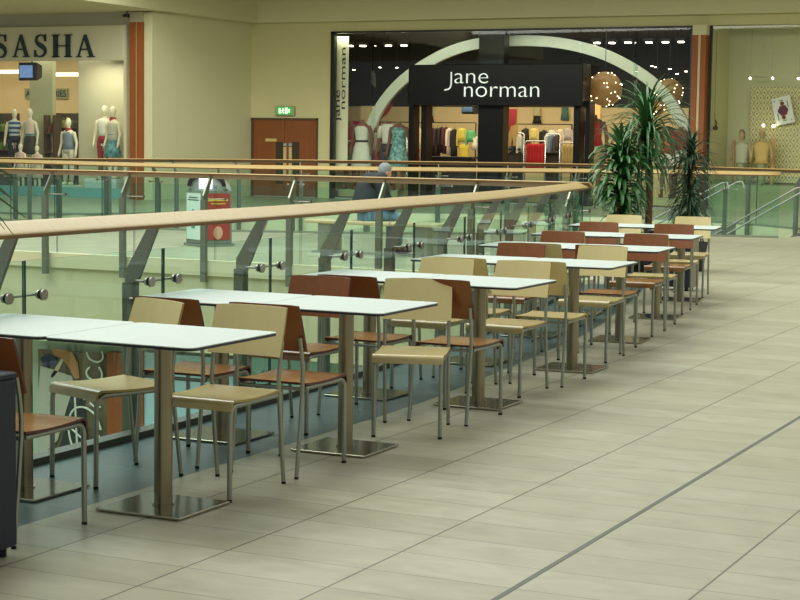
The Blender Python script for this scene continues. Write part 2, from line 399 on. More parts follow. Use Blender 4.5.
# bulkhead and ceilings
m = MB(); m.bb((UC+.35, WB-.28, 4.66), (12, WB-.02, 5.36)); m.bb((UC+.01, 20, 4.66), (UC+.35, WB-.28, 5.36))
struct('trim_7', m, MT['cream_wall2'], 'bulkhead edge above the shops')
m = MB(); m.bb((-34, 20, 4.66), (UC, WS+1.5, 4.76)); struct('ceiling', m, MT['cream_wall2'])
m = MB(); m.bb((UC+.35, 33, 5.36), (12, WB, 5.46)); struct('ceiling.001', m, MT['ceil'])

# door
d_ = MB(); fw = .05
d_.bb((dl, WB-.04, 0), (dl+fw, WB+.05, dz)); d_.bb((dr-fw, WB-.04, 0), (dr, WB+.05, dz)); d_.bb((dl, WB-.04, dz-fw), (dr, WB+.05, dz))
dr_o = struct('door_1', d_, MT['darkbrown'], 'red brown double door under the exit sign')
mid = (dl+dr)/2
for a, b in ((dl+fw, mid-.005), (mid+.005, dr-fw)):
    l = MB(); l.bb((a, WB+.0, .01), (b, WB+.045, dz-fw)); l.build('door_leaf', MT['door_wood'], dr_o)
for px0, px1 in ((276, 283), (292, 299)):
    a, z1 = U(px0, 142, WB-.01); b, _ = U(px1, 142, WB-.01)
    l = MB(); l.bb((a, WB-.015, .35), (b, WB-.001, z1)); l.build('vision_panel', cm(58, 50, 40, .2), dr_o)
for px0, px1 in ((283.5, 286.5), (289, 292)):
    a, z1 = U(px0, 147, WB-.01); b, _ = U(px1, 147, WB-.01)
    l = MB(); l.bb((a, WB-.02, .5), (b, WB-.001, z1)); l.build('push_plate', cm(196, 176, 128, .35), dr_o)
    l = MB(); l.bb((a, WB-.02, z1+.03), (b, WB-.001, z1+.10)); l.build('lock_plate', cm(150, 170, 170, .3), dr_o)
a, z1 = U(265.5, 138.5, WB-.01); b, z0 = U(276.5, 141.5, WB-.01)
l = MB(); l.bb((a, WB-.012, z0), (b, WB-.001, z1)); l.build('notice_strip', cm(196, 180, 110, .5), dr_o)

# exit sign
a, z1 = U(277, 107, WB-.1); b, z0 = U(292, 114.5, WB-.1)
t = thing('exit_sign', 'green lit emergency exit sign with white running man above the double door', 'sign', ((a+b)/2, WB-.1, z0))
W = b-a; H = z1-z0
l = MB(); l.bb((-W/2-.06, 0, -.03), (W/2+.06, .1, H+.03), bev=.01); l.build('housing', cm(160, 158, 130, .4), t)
l = MB(); l.bb((-W/2, -.01, 0), (W/2, 0, H)); l.build('sign_face', pm('exit_green', srgb(40, 150, 60), .5, emit=.9, var=0), t)
g = pm('exit_white', srgb(215, 255, 205), .5, emit=1.3, var=0)
l = MB()   # doorway, running figure, arrow
l.bb((.02, -.014, .02), (.10, -.01, H-.02))
l.sphere((-.04, -.013, H-.05), .02, 8, 5)
l.tube([(-.04, -.012, H-.07), (-.055, -.012, .08)], .014, 6); l.tube([(-.055, -.012, .08), (-.02, -.012, .05), (-.03, -.012, .015)], .01, 6)
l.tube([(-.055, -.012, .08), (-.085, -.012, .045)], .01, 6); l.tube([(-.045, -.012, .115), (-.005, -.012, .10)], .008, 6); l.tube([(-.045, -.012, .115), (-.085, -.012, .10)], .008, 6)
l.bb((-.17, -.014, .03), (-.11, -.01, H-.03)); l.bb((.13, -.014, .05), (.17, -.01, H-.05))
l.build('pictogram', g, t)

# ------------------------------------------------------------------ balustrades
def balustrade(name, label, pts, side, first, spacing=1.18, zb=.035, glass_h=.985, start=None, end=None, fin_bot=-.42, rz=1.09, rz1=None, ds=1.0, kc=(128, 132, 112)):
    rz1 = rz1 or rz
    """pts: glass line in plan; side +1: the floor lies to the right of the path, -1: left"""
    P = Path(pts, .15); L0 = start if start is not None else 0; L1 = end if end is not None else P.len
    root = thing(name, label, 'balustrade', (P.at(L0)[0].x, P.at(L0)[0].y, 0))
    off = Vector((P.at(L0)[0].x, P.at(L0)[0].y, 0))
    def pt(s, o, z):
        p, t = P.at(s); n = Vector((t.y, -t.x))*side
        q = p+n*o; return Vector((q.x, q.y, z))-off
    # handrail
    n = int((L1-L0)/.3)+1; rings = []
    th = math.radians(25)
    for i in range(n+1):
        s = L0+(L1-L0)*i/n; ring = []; zr = rz+(rz1-rz)*max(0, (i/n-.6)/.4)
        for k in range(14):
            an = 2*PI*k/14; x = .070*math.copysign(abs(math.cos(an))**.45, math.cos(an)); z = .015*math.copysign(abs(math.sin(an))**.45, math.sin(an))
            ring.append(pt(s, x*math.cos(th)+z*math.sin(th), zr-x*math.sin(th)+z*math.cos(th)))
        rings.append(ring)
    hm = MB(); hm.loft(rings)
    nr = len(rings)
    for i in range(nr-1):
        for k in range(14):
            if not (1 <= k <= 6): hm.m[i*14+k] = 1
    hm.build('handrail', [MT['rail'], MT['rail_edge']], root)
    # kerb channel
    n = int((L1-L0)/.4)+1; rings = []
    for i in range(n+1):
        s = L0+(L1-L0)*i/n; rings.append([pt(s, -.05, .0), pt(s, .045, .0), pt(s, .045, zb), pt(s, -.05, zb)])
    MB().loft(rings, smooth=False).build('kerb_channel', cm(*kc, .45), root)
    # seams, glass panels, posts
    seams = []; s = first
    while s > L0: s -= spacing
    s += spacing
    while s < L1-.05: seams.append(s); s += spacing
    edges = [L0]+seams+[L1]
    for a, b in zip(edges[:-1], edges[1:]):
        if b-a < .1: continue
        a2, b2 = a+.008, b-.008; rings = []; k = max(1, int((b2-a2)/.3))
        g_ = MB(); top = glass_h
        for i in range(k+1):
            q = a2+(b2-a2)*i/k; rings.append([pt(q, -.006, zb), pt(q, .006, zb), pt(q, .006, top), pt(q, -.006, top)])
        vs = [p for r in rings for p in r]
        for i in range(k):
            o = i*4
            g_.add([vs[o], vs[o+4], vs[o+7], vs[o+3]], [(0, 1, 2, 3)]); g_.add([vs[o+1], vs[o+5], vs[o+6], vs[o+2]], [(0, 3, 2, 1)])
            g_.add([vs[o+3], vs[o+7], vs[o+6], vs[o+2]], [(0, 1, 2, 3)], 1)
        g_.add(rings[0], [(0, 1, 2, 3)], 1); g_.add(rings[-1], [(3, 2, 1, 0)], 1)
        me = bpy.data.meshes.new('glass_panel'); me.from_pydata(g_.v, [], g_.f); me.materials.append(MT['glass']); me.materials.append(MT['glass_edge'])
        me.polygons.foreach_set('material_index', g_.m)
        # outward normals on both faces of the sheet
        bm = bmesh.new(); bm.from_mesh(me); bmesh.ops.remove_doubles(bm, verts=bm.verts, dist=1e-5); bmesh.ops.recalc_face_normals(bm, faces=bm.faces); bm.to_mesh(me); bm.free()
        o = bpy.data.objects.new('glass_panel', me); COL.objects.link(o); o.parent = root
    for s in seams:
        sf = s-.07
        if sf < L0+.02: continue
        p, t = P.at(sf); nrm = Vector((t.y, -t.x))*side
        ang = math.atan2(nrm.y, nrm.x)
        o3 = pt(sf, 0, 0)
        X = Matrix.Translation(o3) @ Matrix.Rotation(ang, 4, 'Z')      # local x = towards the floor
        f = MB(); f.box((-.16, 0, (fin_bot+.80)/2), (.060, .072, .80-fin_bot), X=X)
        fo = f.build('post', MT['fin'], root)
        zr = rz+(rz1-rz)*max(0, ((sf-L0)/(L1-L0)-.6)/.4)
        f = MB(); prof = [(-.190, .79), (-.128, .76), (.020, zr-.035), (-.030, zr-.010), (-.188, .86)]
        vs = [(x, y, z) for y in (-.010, .010) for x, z in prof]; k = len(prof)
        f.add(vs, [list(range(k)), list(range(2*k-1, k-1, -1))]+[(i, k+i, k+(i+1) % k, (i+1) % k) for i in range(k)], 0, False, X)
        f.build('arm', MT['post'], root)
        br = MB()
        br.tube([pt(sf, -.13, .81), pt(s-.135, -.028, .815), pt(s+.135, -.028, .815)], .0075, 6)
        br.build('bracket', MT['matt_steel'], root)
        for q in (s-.13, s+.13):
            if q > L1 or q < L0: continue
            d = MB(); d.cyl(pt(q, -.018, .815), pt(q, -.007, .815), .022*ds, 12, 0); d.cyl(pt(q, .007, .815), pt(q, .013, .815), .028*ds, 14, 1); d.cyl(pt(q, .013, .815), pt(q, .023, .815), .027*ds, 14, 0)
            d.build('disc_fixing', [MT['matt_steel'], MT['rubber']], root)
    return root, P
nb, nP = balustrade('balustrade', 'near curved glass balustrade beside the cafe tables with wide oak handrail', KERB, 1, 9.39+.19, 1.18, start=3.5, rz=1.135, rz1=1.10, kc=(74, 76, 62))
AP = [(-24, AW-.25), (-18, AW-.1), (-12, AW), (-8.5, AW+.08), (-6.55, AW-.02)]
ab, aP = balustrade('balustrade', 'glass balustrade straight across the void, in front of the seated person', AP, -1, 24-14.03+.13, 1.2, rz=1.10, ds=.7, fin_bot=-.22)
BP = BC[1:]
bb_, bP = balustrade('balustrade', 'second glass balustrade behind the bench, ending beside the potted palms', BP, 1, 1.1, 1.25, ds=.7)
cb, cP = balustrade('balustrade', 'farthest glass balustrade running along in front of the shop windows', CC, -1, 1.0, 1.5, ds=.6)

# ------------------------------------------------------------------ tables
def rounded(hx, hy, r, n=5):
    pts = []
    for cx, cy, a0 in ((hx-r, hy-r, 0), (-hx+r, hy-r, 90), (-hx+r, -hy+r, 180), (hx-r, -hy+r, 270)):
        for i in range(n+1):
            a = math.radians(a0+90*i/n); pts.append((cx+r*math.cos(a), cy+r*math.sin(a)))
    return pts
def make_table(label, group):
    t = thing('cafe_table', label, 'table', group=group)
    b = MB(); b.prism(rounded(.3655, .349, .04), .731, .742, 1); b.prism(rounded(.3655, .349, .04), .742, .7455, 0)
    b.build('tabletop', [MT['top'], MT['edge']], t)
    b = MB(); b.box((0, 0, .724), (.30, .30, .012)); b.build('mounting_plate', MT['black'], t)
    b = MB(); b.cyl((0, 0, .014), (0, 0, .720), .039, 28); b.cyl((0, 0, .012), (0, 0, .019), .047, 28); b.build('column', MT['steel'], t)
    b = MB(); b.box((0, 0, .009), (.42, .40, .010), bev=.002); b.box((0, 0, .0025), (.39, .37, .005)); b.build('base_plate', MT['plate'], t)
    return t
TB = [(-4.075, 6.12, 0), (-4.06, 7.76, .5), (-4.07, 9.5, 0), (-4.15, 11.34, 2.5), (-4.43, 13.2, 5), (-4.74, 15.12, 7), (-5.06, 16.95, 9)]
ORD = ['nearest', 'second', 'third', 'fourth', 'fifth', 'sixth', 'farthest']
proto = None
for i, (x, y, d) in enumerate(TB):
    for k, nm in ((0, 'aisle'), (1, 'balustrade')):
        lab = 'white square cafe table on a steel pedestal, %s end of the %s row of tables' % (nm, ORD[i])
        if proto is None: proto = make_table(lab, 'white pedestal cafe tables'); o = proto
        else: o = copy_tree(proto); o['label'] = lab
        th = math.radians(d); o.location = (x-.737*k*math.cos(th), y-.737*k*math.sin(th), 0); o.rotation_euler = (0, 0, th)

# ------------------------------------------------------------------ chairs
def make_chair(kind):
    t = thing('cafe_chair', 'chair', 'chair', group='plywood cafe chairs on grey tube frames')
    ply, seat, edge = (MT['cream_ply'], MT['cream_seat'], MT['olive_edge']) if kind == 'cream' else (MT['brown_ply'], MT['brown_seat'], MT['maroon'])
    hx = .178
    # seat: front waterfall edge, slight dish
    prof = []      # (y, z) top line from rear to front
    for i in range(9): y = -.19+.385*i/8; prof.append((y, .444-.008*math.sin(PI*i/8)))
    for i in range(1, 7):
        a = PI/2*i/6; prof.append((.195+.030*math.sin(a), .444-.030*(1-math.cos(a))))
    prof.append((.226, .398))
    s = MB(); th = .011; n = len(prof); top = []; bot = []
    for i, (y, z) in enumerate(prof):
        a = prof[max(0, i-1)]; b = prof[min(n-1, i+1)]; dy, dz = b[0]-a[0], b[1]-a[1]; l = math.hypot(dy, dz); nx = (dz/l, -dy/l)
        top.append((y, z)); bot.append((y+nx[0]*th, z+nx[1]*th))
    xs = [-.19, -.186, 0, .186, .19]
    vs = []; W = len(xs)
    for lst in (top, bot):
        for (y, z) in lst:
            for x in xs: vs.append((x, y, z))
    fs = []; N_ = n*W
    for i in range(n-1):
        for k in range(W-1):
            fs.append((i*W+k, i*W+k+1, (i+1)*W+k+1, (i+1)*W+k)); 
    s.add(vs, fs, 0, True)
    s.add(vs, [(N_+i*W+k, N_+(i+1)*W+k, N_+(i+1)*W+k+1, N_+i*W+k+1) for i in range(n-1) for k in range(W-1)], 1, True)
    s.add(vs, [(i*W+k, (i+1)*W+k, N_+(i+1)*W+k, N_+i*W+k) for i in range(n-1) for k in (0, W-1)], 1)
    s.add(vs, [(i*W+k, i*W+k+1, N_+i*W+k+1, N_+i*W+k) for i in (0, n-1) for k in range(W-1)], 1)
    s.build('seat', [seat, edge], t)
    # backrest: curved leaning panel
    b = MB(); nx_, nz = 10, 6; hw = .1925
    def bpnt(u, v, off):
        x = hw*u*(1-.035*v*v*v); z = .592+.222*v
        y = -.190-.072*v-.016*(1-u*u) + off
        if v > .99: z += -.004*abs(u)**6
        return (x, y, z)
    fr = [[bpnt(-1+2*i/nx_, j/nz, .006) for i in range(nx_+1)] for j in range(nz+1)]
    bk = [[bpnt(-1+2*i/nx_, j/nz, -.006) for i in range(nx_+1)] for j in range(nz+1)]
    Wd = nx_+1; vs = [p for r in fr for p in r]+[p for r in bk for p in r]; O = Wd*(nz+1)
    b.add(vs, [(j*Wd+i, j*Wd+i+1, (j+1)*Wd+i+1, (j+1)*Wd+i) for j in range(nz) for i in range(nx_)], 0, True)
    b.add(vs, [(O+j*Wd+i, O+(j+1)*Wd+i, O+(j+1)*Wd+i+1, O+j*Wd+i+1) for j in range(nz) for i in range(nx_)], 0, True)
    b.add(vs, [(j*Wd+i, (j+1)*Wd+i, O+(j+1)*Wd+i, O+j*Wd+i) for j in range(nz) for i in (0, nx_)], 1)
    b.add(vs, [(j*Wd+i, j*Wd+i+1, O+j*Wd+i+1, O+j*Wd+i) for j in (0, nz) for i in range(nx_)], 1)
    b.build('backrest', [ply, edge], t)
    for sx in (-1, 1):
        x = sx*hx
        f = MB(); pts = [(x, -.185, .418), (x, .170, .418)]
        for i in range(1, 6): a = PI/2*i/5; pts.append((x, .170+.045*math.sin(a), .418-.045*(1-math.cos(a))))
        pts += [(x, .217, .2), (x, .219, .012)]
        f.tube(pts, .0115, 8, 0); fo = f.build('front_leg', MT['tube'], t)
        r = MB(); r.cyl((x, .219, 0), (x, .219, .010), .0119, 10); r.build('foot_cap', MT['rubber'], fo)
        r = MB(); r.tube([(x, -.254, .012), (x, -.228, .22), (x, -.205, .43), (x, -.204, .50), (x, -.214, .58), (x, -.232, .66)], .0102, 8, 0); ro = r.build('rear_leg', MT['tube'], t)
        r = MB(); r.cyl((x, -.256, 0), (x, -.254, .010), .0106, 10); r.build('foot_cap', MT['rubber'], ro)
    for yy in (-.18, .12): c = MB(); c.tube([(-hx, yy, .412), (hx, yy, .412)], .009, 8); c.build('crossbar', MT['tube'], t)
    return t
protos = {}
def chair(kind, x, y, deg, label):
    if kind not in protos: protos[kind] = make_chair(kind); o = protos[kind]
    else: o = copy_tree(protos[kind])
    o.location = (x, y, 0); o.rotation_euler = (0, 0, math.radians(deg)); o['label'] = label
C_, B_ = 'cream', 'brown'
chair(B_, -4.345, 5.47, 2, 'brown plywood chair partly behind the navy bin at the left edge of the photo')
CH = {1: [(C_, -4.65, 6.57, 160), (B_, -4.61, 7.20, 0), (C_, -4.065, 6.57, 180), (B_, -4.065, 7.20, 0)],
      2: [(B_, -4.61, 8.24, 180), (B_, -4.52, 8.90, 0), (C_, -4.0, 8.42, 199), (B_, -3.98, 8.98, -1)],
      3: [(C_, -4.64, 10.05, 182), (C_, -4.62, 10.68, 1), (C_, -4.13, 10.09, 180), (C_, -4.07, 10.68, 2)],
      4: [(B_, -4.86, 11.90, 183), (C_, -4.80, 12.52, 3), (C_, -4.24, 11.98, 183), (B_, -4.33, 12.58, 4)]}
for g in (5, 6, 7):
    x, y, d = TB[g-1]; th = math.radians(d); fx, fy = -math.sin(th), math.cos(th)
    cols = {5: (B_, C_, B_, C_), 6: (B_, C_, B_, C_), 7: (C_, None, C_, None)}[g]
    row = []
    for k, s in ((1, .73), (0, 0.0)):
        bx, by = x-s*math.cos(th), y-s*math.sin(th)
        row.append((cols[0 if k else 2], bx+.60*fx, by+.60*fy, 180+d))
        if cols[1]:
            row.append((cols[1 if k else 3], bx+1.22*fx-.03, by+1.22*fy, d+2))
    CH[g] = row
for g, row in CH.items():
    two = len(row) == 2
    for j, (c, x, y, d) in enumerate(row):
        sidei = ('balustrade' if j < (1 if two else 2) else 'aisle')
        facing = True if two else (j % 2 == 0)
        if facing: lab = '%s plywood cafe chair facing the camera beyond the %s table row, %s side' % (c, ORD[g-1], sidei)
        else: lab = '%s plywood cafe chair seen from behind at the %s table row, %s side' % (c, ORD[g], sidei)
        chair(c, x, y, d, lab)

# ------------------------------------------------------------------ navy bins
def bin_unit(label, x0, y0, x1, y1, h, side=False):
    t = thing('litter_bin', label, 'bin', ((x0+x1)/2, (y0+y1)/2, 0)); w = x1-x0; d = y1-y0
    b = MB(); b.box((0, 0, .04+(h-.04)/2), (w, d-.03, h-.04), bev=.008); b.build('cabinet', MT['navy'], t)
    if side: b = MB(); b.box((w/2+.004, 0, .04+(h-.05)/2), (.02, d-.04, h-.05)); b.build('lit_side_face', MT['lit_side'], t)  # paler sheet over the navy side stands in for light falling on it
    b = MB(); b.box((0, -.0, h+.012), (w, d-.02, .024), bev=.005); b.build('lid', MT['navy'], t)
    for sx in (-1, 1):
        for sy in (-1, 1):
            b = MB(); b.cyl((sx*(w/2-.05), sy*(d/2-.05), 0), (sx*(w/2-.05), sy*(d/2-.05), .045), .02, 10); b.build('foot', MT['rubber'], t)
    return t
bin_unit('dark navy litter bin cabinet cut off by the left edge of the photo', -4.60, 4.60, -4.070, 5.15, .675)
t = bin_unit('dark navy bin cabinet whose lit side is coloured taupe behind the farthest cafe chairs', -5.76, 18.0, -5.27, 18.28, .62, True)

# ------------------------------------------------------------------ plants
def leaf(mb, base, dirv, length, width, e0, bend, mi=0, n=8):
    """arching strap leaf, folded along its midrib; e0 start elevation, bend total turn (degrees)"""
    d = Vector(dirv); d.z = 0; d.normalize(); sd = Vector((-d.y, d.x, 0)); pts = []; p = Vector(base)
    for i in range(n+1):
        t = i/n; el = math.radians(e0-bend*t**1.25)
        wd_ = width*(math.sin(PI*min(1, .10+t*.86))**.6)*(1-.25*t)
        up = Vector((0, 0, math.cos(el)))-d*math.sin(el)
        pts.append((p+sd*wd_/2+up*.2*wd_, p.copy(), p-sd*wd_/2+up*.2*wd_))
        p = p+(d*math.cos(el)+Vector((0, 0, math.sin(el))))*(length/n)
    vs = [q for r in pts for q in r]; fs = []
    for i in range(n):
        fs += [(i*3, i*3+1, i*3+4, i*3+3), (i*3+1, i*3+2, i*3+5, i*3+4)]
    mb.add(vs, fs, mi, True)
LEAF1 = pm('glossy_leaf', srgb(58, 104, 54), .3, var=.3, scale=5)
LEAF2 = pm('dark_leaf', srgb(34, 72, 40), .4, var=.3, scale=5)
LEAF3 = pm('palm_leaf', srgb(78, 104, 58), .4, var=.2, scale=5)
BARK = pm('bark', srgb(104, 74, 52), .8, var=.2, scale=20, bump=.4)
def plant(name, label, x, y, pot_r, pot_h, trunk, clusters, mat, pot_mat):
    t = thing(name, label, 'plant', (x, y, 0))
    b = MB(); n = 20
    b.loft([[(r*math.cos(2*PI*k/n), r*math.sin(2*PI*k/n), z) for k in range(n)] for r, z in ((pot_r*.8, 0), (pot_r, pot_h), (pot_r*.93, pot_h), (pot_r*.9, pot_h-.04))])
    b.build('pot', pot_mat, t)
    for pts, r in trunk: b = MB(); b.tube(pts, r, 8); b.build('trunk', BARK, t)
    for (cx, cy, cz, nl, ln, wd_, e_hi, e_lo, b_lo, b_hi, zs) in clusters:
        b = MB()
        for i in range(nl):
            a = i*2.39996+random.uniform(-.3, .3)
            z = cz-zs*(i/nl)
            k = i/max(1, nl-1)
            leaf(b, (cx, cy, z), (math.cos(a), math.sin(a), 0), ln*random.uniform(.7, 1.15), wd_*random.uniform(.8, 1.1), e_hi+(e_lo-e_hi)*k+random.uniform(-9, 9), b_lo+(b_hi-b_lo)*k+random.uniform(-15, 15))
        b.build('foliage', mat, t)
    return t
px_, _ = U(648, 200, 20.6)
plant('potted_palm', 'tall potted palm with a bare brown trunk and arching crown, middle of three plants', px_, 20.6, .26, .36,
      [([(0, 0, .3), (.02, 0, .9), (-.03, .0, 1.5), (-.04, 0, 1.8)], [.05, .042, .036, .028])],
      [(-.04, 0, 1.80, 170, .76, .036, 86, 25, 75, 165, .25), (-.04, 0, 1.64, 170, .55, .032, 30, -20, 70, 80, .25)], LEAF1, cm(60, 50, 44))
px_, _ = U(619, 200, 20.2)
plant('dracaena_plant', 'leafy dark green dracaena, leftmost of the three potted plants', px_, 20.2, .24, .34,
      [([(0, 0, .3), (.0, 0, 1.0), (.01, 0, 1.52)], [.03, .026, .02]), ([(.08, .05, .3), (.05, .05, 1.2)], .018)],
      [(.01, 0, 1.50, 44, .42, .062, 84, 30, 60, 120, .12), (.01, 0, 1.36, 150, .48, .075, 60, 20, 120, 115, .5), (.05, .03, .86, 80, .34, .065, 60, 10, 120, 110, .35)], LEAF1, cm(54, 50, 46))
px_, _ = U(689, 200, 21.0)
plant('potted_palm', 'bushy drooping potted palm, rightmost of the three plants beside the glass', px_, 21.0, .25, .36,
      [([(0, 0, .3), (0, 0, 1.0), (.01, 0, 1.55)], [.035, .03, .02])],
      [(.01, 0, 1.50, 80, .46, .026, 84, 30, 60, 160, .2), (.01, 0, 1.42, 420, .36, .028, 30, -10, 80, 80, .9)], LEAF2, cm(54, 50, 46))
t = plant('potted_palm', 'palm fronds drooping into the picture at the left edge beside the near handrail', -4.85, 4.0, .2, .4,
      [([(0, 0, .3), (0, 0, .9), (0, 0, 1.35)], [.05, .04, .03])],
      [(0, 0, 1.36, 9, .7, .03, 80, 40, 60, 110, .1)], LEAF3, cm(60, 56, 50))
# fronds that reach into the view
b = MB()
root = Vector((-5.02, 5.08, 1.52))
for (px, py, rise) in ((22, 182, .09), (14, 236, .22), (26, 218, .10), (17, 204, .16), (5, 230, .2), (8, 196, .1), (2, 172, .05)):
    d_ = _f+_r*((px-400)/FPX)-_u*((py-300)/FPX); D = 7.05
    tgt = Vector((0, 0, CAMH))+d_*(D/(_f.normalized().dot(d_)))
    pts = []
    for i in range(11):
        k = i/10; p = root.lerp(tgt, k)+Vector((0, 0, rise*math.sin(PI*k)+.05*k*(1-k))); pts.append(p)
    sd = (tgt-root).cross(Vector((0, 0, 1))).normalized(); vs = []
    for i, p in enumerate(pts):
        wv = .014*(1-(i/10)**2)+.002
        vs += [p+Vector((0, 0, wv))+sd*wv*.4, p+sd*.001, p-Vector((0, 0, wv))+sd*wv*.4]
    b.add(vs, [q for i in range(10) for q in ((i*3, i*3+1, i*3+4, i*3+3), (i*3+1, i*3+2, i*3+5, i*3+4))], 0, True)
o = b.build('frond', LEAF3, t); o.location = (4.85, -4.0, 0)
b = MB(); b.tube([(0, 0, 1.3), (-.05, .5, 1.5), root-Vector((-4.85, 4.0, 0))], [.02, .014, .008], 6); b.build('stem', LEAF3, t)

# ------------------------------------------------------------------ bench and seated person
def skin_mesh(name, verts, edges, radii, mat, parent, sub=2):
    me = bpy.data.meshes.new(name); me.from_pydata(verts, edges, []); me.materials.append(mat)
    o = bpy.data.objects.new(name, me); COL.objects.link(o); o.parent = parent
    o.modifiers.new('Skin', 'SKIN')
    if not me.skin_vertices: me.attributes.new  # layer is made by the modifier
    sv = me.skin_vertices[0].data
    for i, r in enumerate(radii):
        sv[i].radius = r if isinstance(r, tuple) else (r, r); sv[i].use_root = (i == 0)
    s = o.modifiers.new('Sub', 'SUBSURF'); s.levels = sub; s.render_levels = sub
    dg = bpy.context.evaluated_depsgraph_get(); m2 = bpy.data.meshes.new_from_object(o.evaluated_get(dg))
    o.modifiers.clear(); o.data = m2
    m2.polygons.foreach_set('use_smooth', [True]*len(m2.polygons))
    if not m2.materials: m2.materials.append(mat)
    return o
BW = 21.3
bx0, _ = U(311, 220, BW); bx1, _ = U(447, 220, BW)
bt = thing('bench', 'long bench with a pale wooden seat on grey legs across the void', 'bench', ((bx0+bx1)/2, BW, 0), -.05)
L_ = (bx1-bx0)
b = MB(); b.box((0, 0, .435), (L_, .46, .05), bev=.012); b.build('seat', wood('bench_wood', srgb(196, 182, 140), srgb(180, 164, 118), .5, 2, 0), bt)
for sx in (-1, 1):
    b = MB(); b.box((sx*(L_/2-.28), 0, .215), (.20, .34, .39), bev=.01); b.box((sx*(L_/2-.28), 0, .012), (.34, .42, .024)); b.build('leg', MT['tube'], bt)
ux, _ = U(365, 220, BW)
pt_ = thing('person', 'person in a dark jacket and pale jeans sitting hunched on the bench, grey hair', 'person', (ux, BW, 0), 0)
# local frame: person faces +F (to the right of the photo, slightly away)
Fd = Vector((math.cos(.88), math.sin(.88), 0)); Sd = Vector((-Fd.y, Fd.x, 0))
def PP(f, s, z): return tuple(Fd*f+Sd*s+Vector((0, 0, z)))
JACK = pm('dark_jacket', srgb(26, 33, 36), .75, var=.12, scale=8, bump=.4)
JEAN = pm('pale_jeans', srgb(112, 150, 176), .8, var=.1, scale=10)
V = [PP(.02, 0, .60), PP(.04, 0, .72), PP(.08, 0, .88), PP(.15, 0, 1.00), PP(.21, 0, 1.08), PP(.26, 0, 1.13)]
E = [(0, 1), (1, 2), (2, 3), (3, 4), (4, 5)]
R = [.07, .08, .09, .09, .055, .05]
for sg in (-1, 1):
    i = len(V); V += [PP(.14, sg*.17, 1.0), PP(.18, sg*.23, .80), PP(.34, sg*.18, .64), PP(.43, sg*.07, .63)]; E += [(3, i), (i, i+1), (i+1, i+2), (i+2, i+3)]; R += [.065, .05, .04, .03]
    i = len(V); V += [PP(.06, sg*.10, .545), PP(.42, sg*.13, .50), PP(.44, sg*.13, .12), PP(.46, sg*.13, .06), PP(.58, sg*.13, .04)]
    E += [(0, i), (i, i+1), (i+1, i+2), (i+2, i+3), (i+3, i+4)]; R += [.06, .05, .04, .035, .03]
skin_mesh('body', V, E, R, MT['skin'], pt_)
V = [PP(-.02, 0, .54), PP(.0, 0, .72), PP(.06, 0, .88), PP(.14, 0, 1.02), PP(.18, 0, 1.09)]; E = [(0, 1), (1, 2), (2, 3), (3, 4)]; R = [(.25, .20), (.25, .20), (.26, .19), (.21, .15), (.10, .10)]
for sg in (-1, 1):
    i = len(V); V += [PP(.13, sg*.19, 1.01), PP(.17, sg*.26, .80), PP(.32, sg*.20, .65), PP(.37, sg*.15, .64)]; E += [(3, i), (i, i+1), (i+1, i+2), (i+2, i+3)]; R += [.12, .095, .08, .07]
skin_mesh('jacket', V, E, R, JACK, pt_)
V = [PP(-.01, 0, .55)]; E = []; R = [.13]
for sg in (-1, 1):
    i = len(V); V += [PP(.06, sg*.10, .545), PP(.42, sg*.135, .525), PP(.45, sg*.135, .44), PP(.45, sg*.135, .10)]; E += [(0, i), (i, i+1), (i+1, i+2), (i+2, i+3)]; R += [.11, .082, .075, .06]
skin_mesh('jeans', V, E, R, JEAN, pt_)
for sg in (-1, 1):
    c = PP(.52, sg*.135, .045); b = MB(); b.sphere((0, 0, 0), 1, 12, 8, sc=(.14, .05, .045)); o = b.build('shoe', cm(34, 32, 32), pt_); o.location = c; o.rotation_euler = (0, 0, math.atan2(Fd.y, Fd.x))
# head with face
hd = MB(); hc = Vector(PP(.29, 0, 1.13)); 
prof = [(-.125, .030, .035, .02, 0), (-.10, .052, .048, .02, 0), (-.05, .078, .064, .012, 0), (0, .092, .074, 0, 0), (.05, .092, .074, -.006, 0), (.09, .070, .058, -.008, 0), (.115, .03, .026, -.008, 0)]
hd.body([(z, rx, ry, ox, oy) for z, rx, ry, ox, oy in prof], 16)
hd.loft([[(.080+.03*k, -.012+.024*j*1.0, -.03+.0*k) for j in (0, 1)]+[(.082+.008*k, .0, .02)] for k in (0, 1)], smooth=False)
hd.tube([(.078, -.022, -.072), (.088, 0, -.070), (.078, .022, -.072)], .005, 6)
for sg in (-1, 1):
    hd.sphere((.0, sg*.078, -.01), .026, 8, 6, sc=(.7, .35, 1)); hd.sphere((.082, sg*.03, .0), .012, 8, 6)
o = hd.build('head', MT['skin'], pt_); o.location = hc; o.rotation_euler = (0, .35, math.atan2(Fd.y, Fd.x))
hr = MB(); hr.body([(-.05, .05, .068, -.045, 0), (-.01, .075, .082, -.028, 0), (.04, .092, .084, -.016, 0), (.085, .085, .074, -.012, 0), (.118, .055, .05, -.01, 0), (.130, .02, .02, -.01, 0)], 16)
o = hr.build('hair', pm('grey_hair', srgb(128, 134, 134), .8, var=.2, scale=40, bump=.6), pt_); o.location = hc; o.rotation_euler = (0, .35, math.atan2(Fd.y, Fd.x))

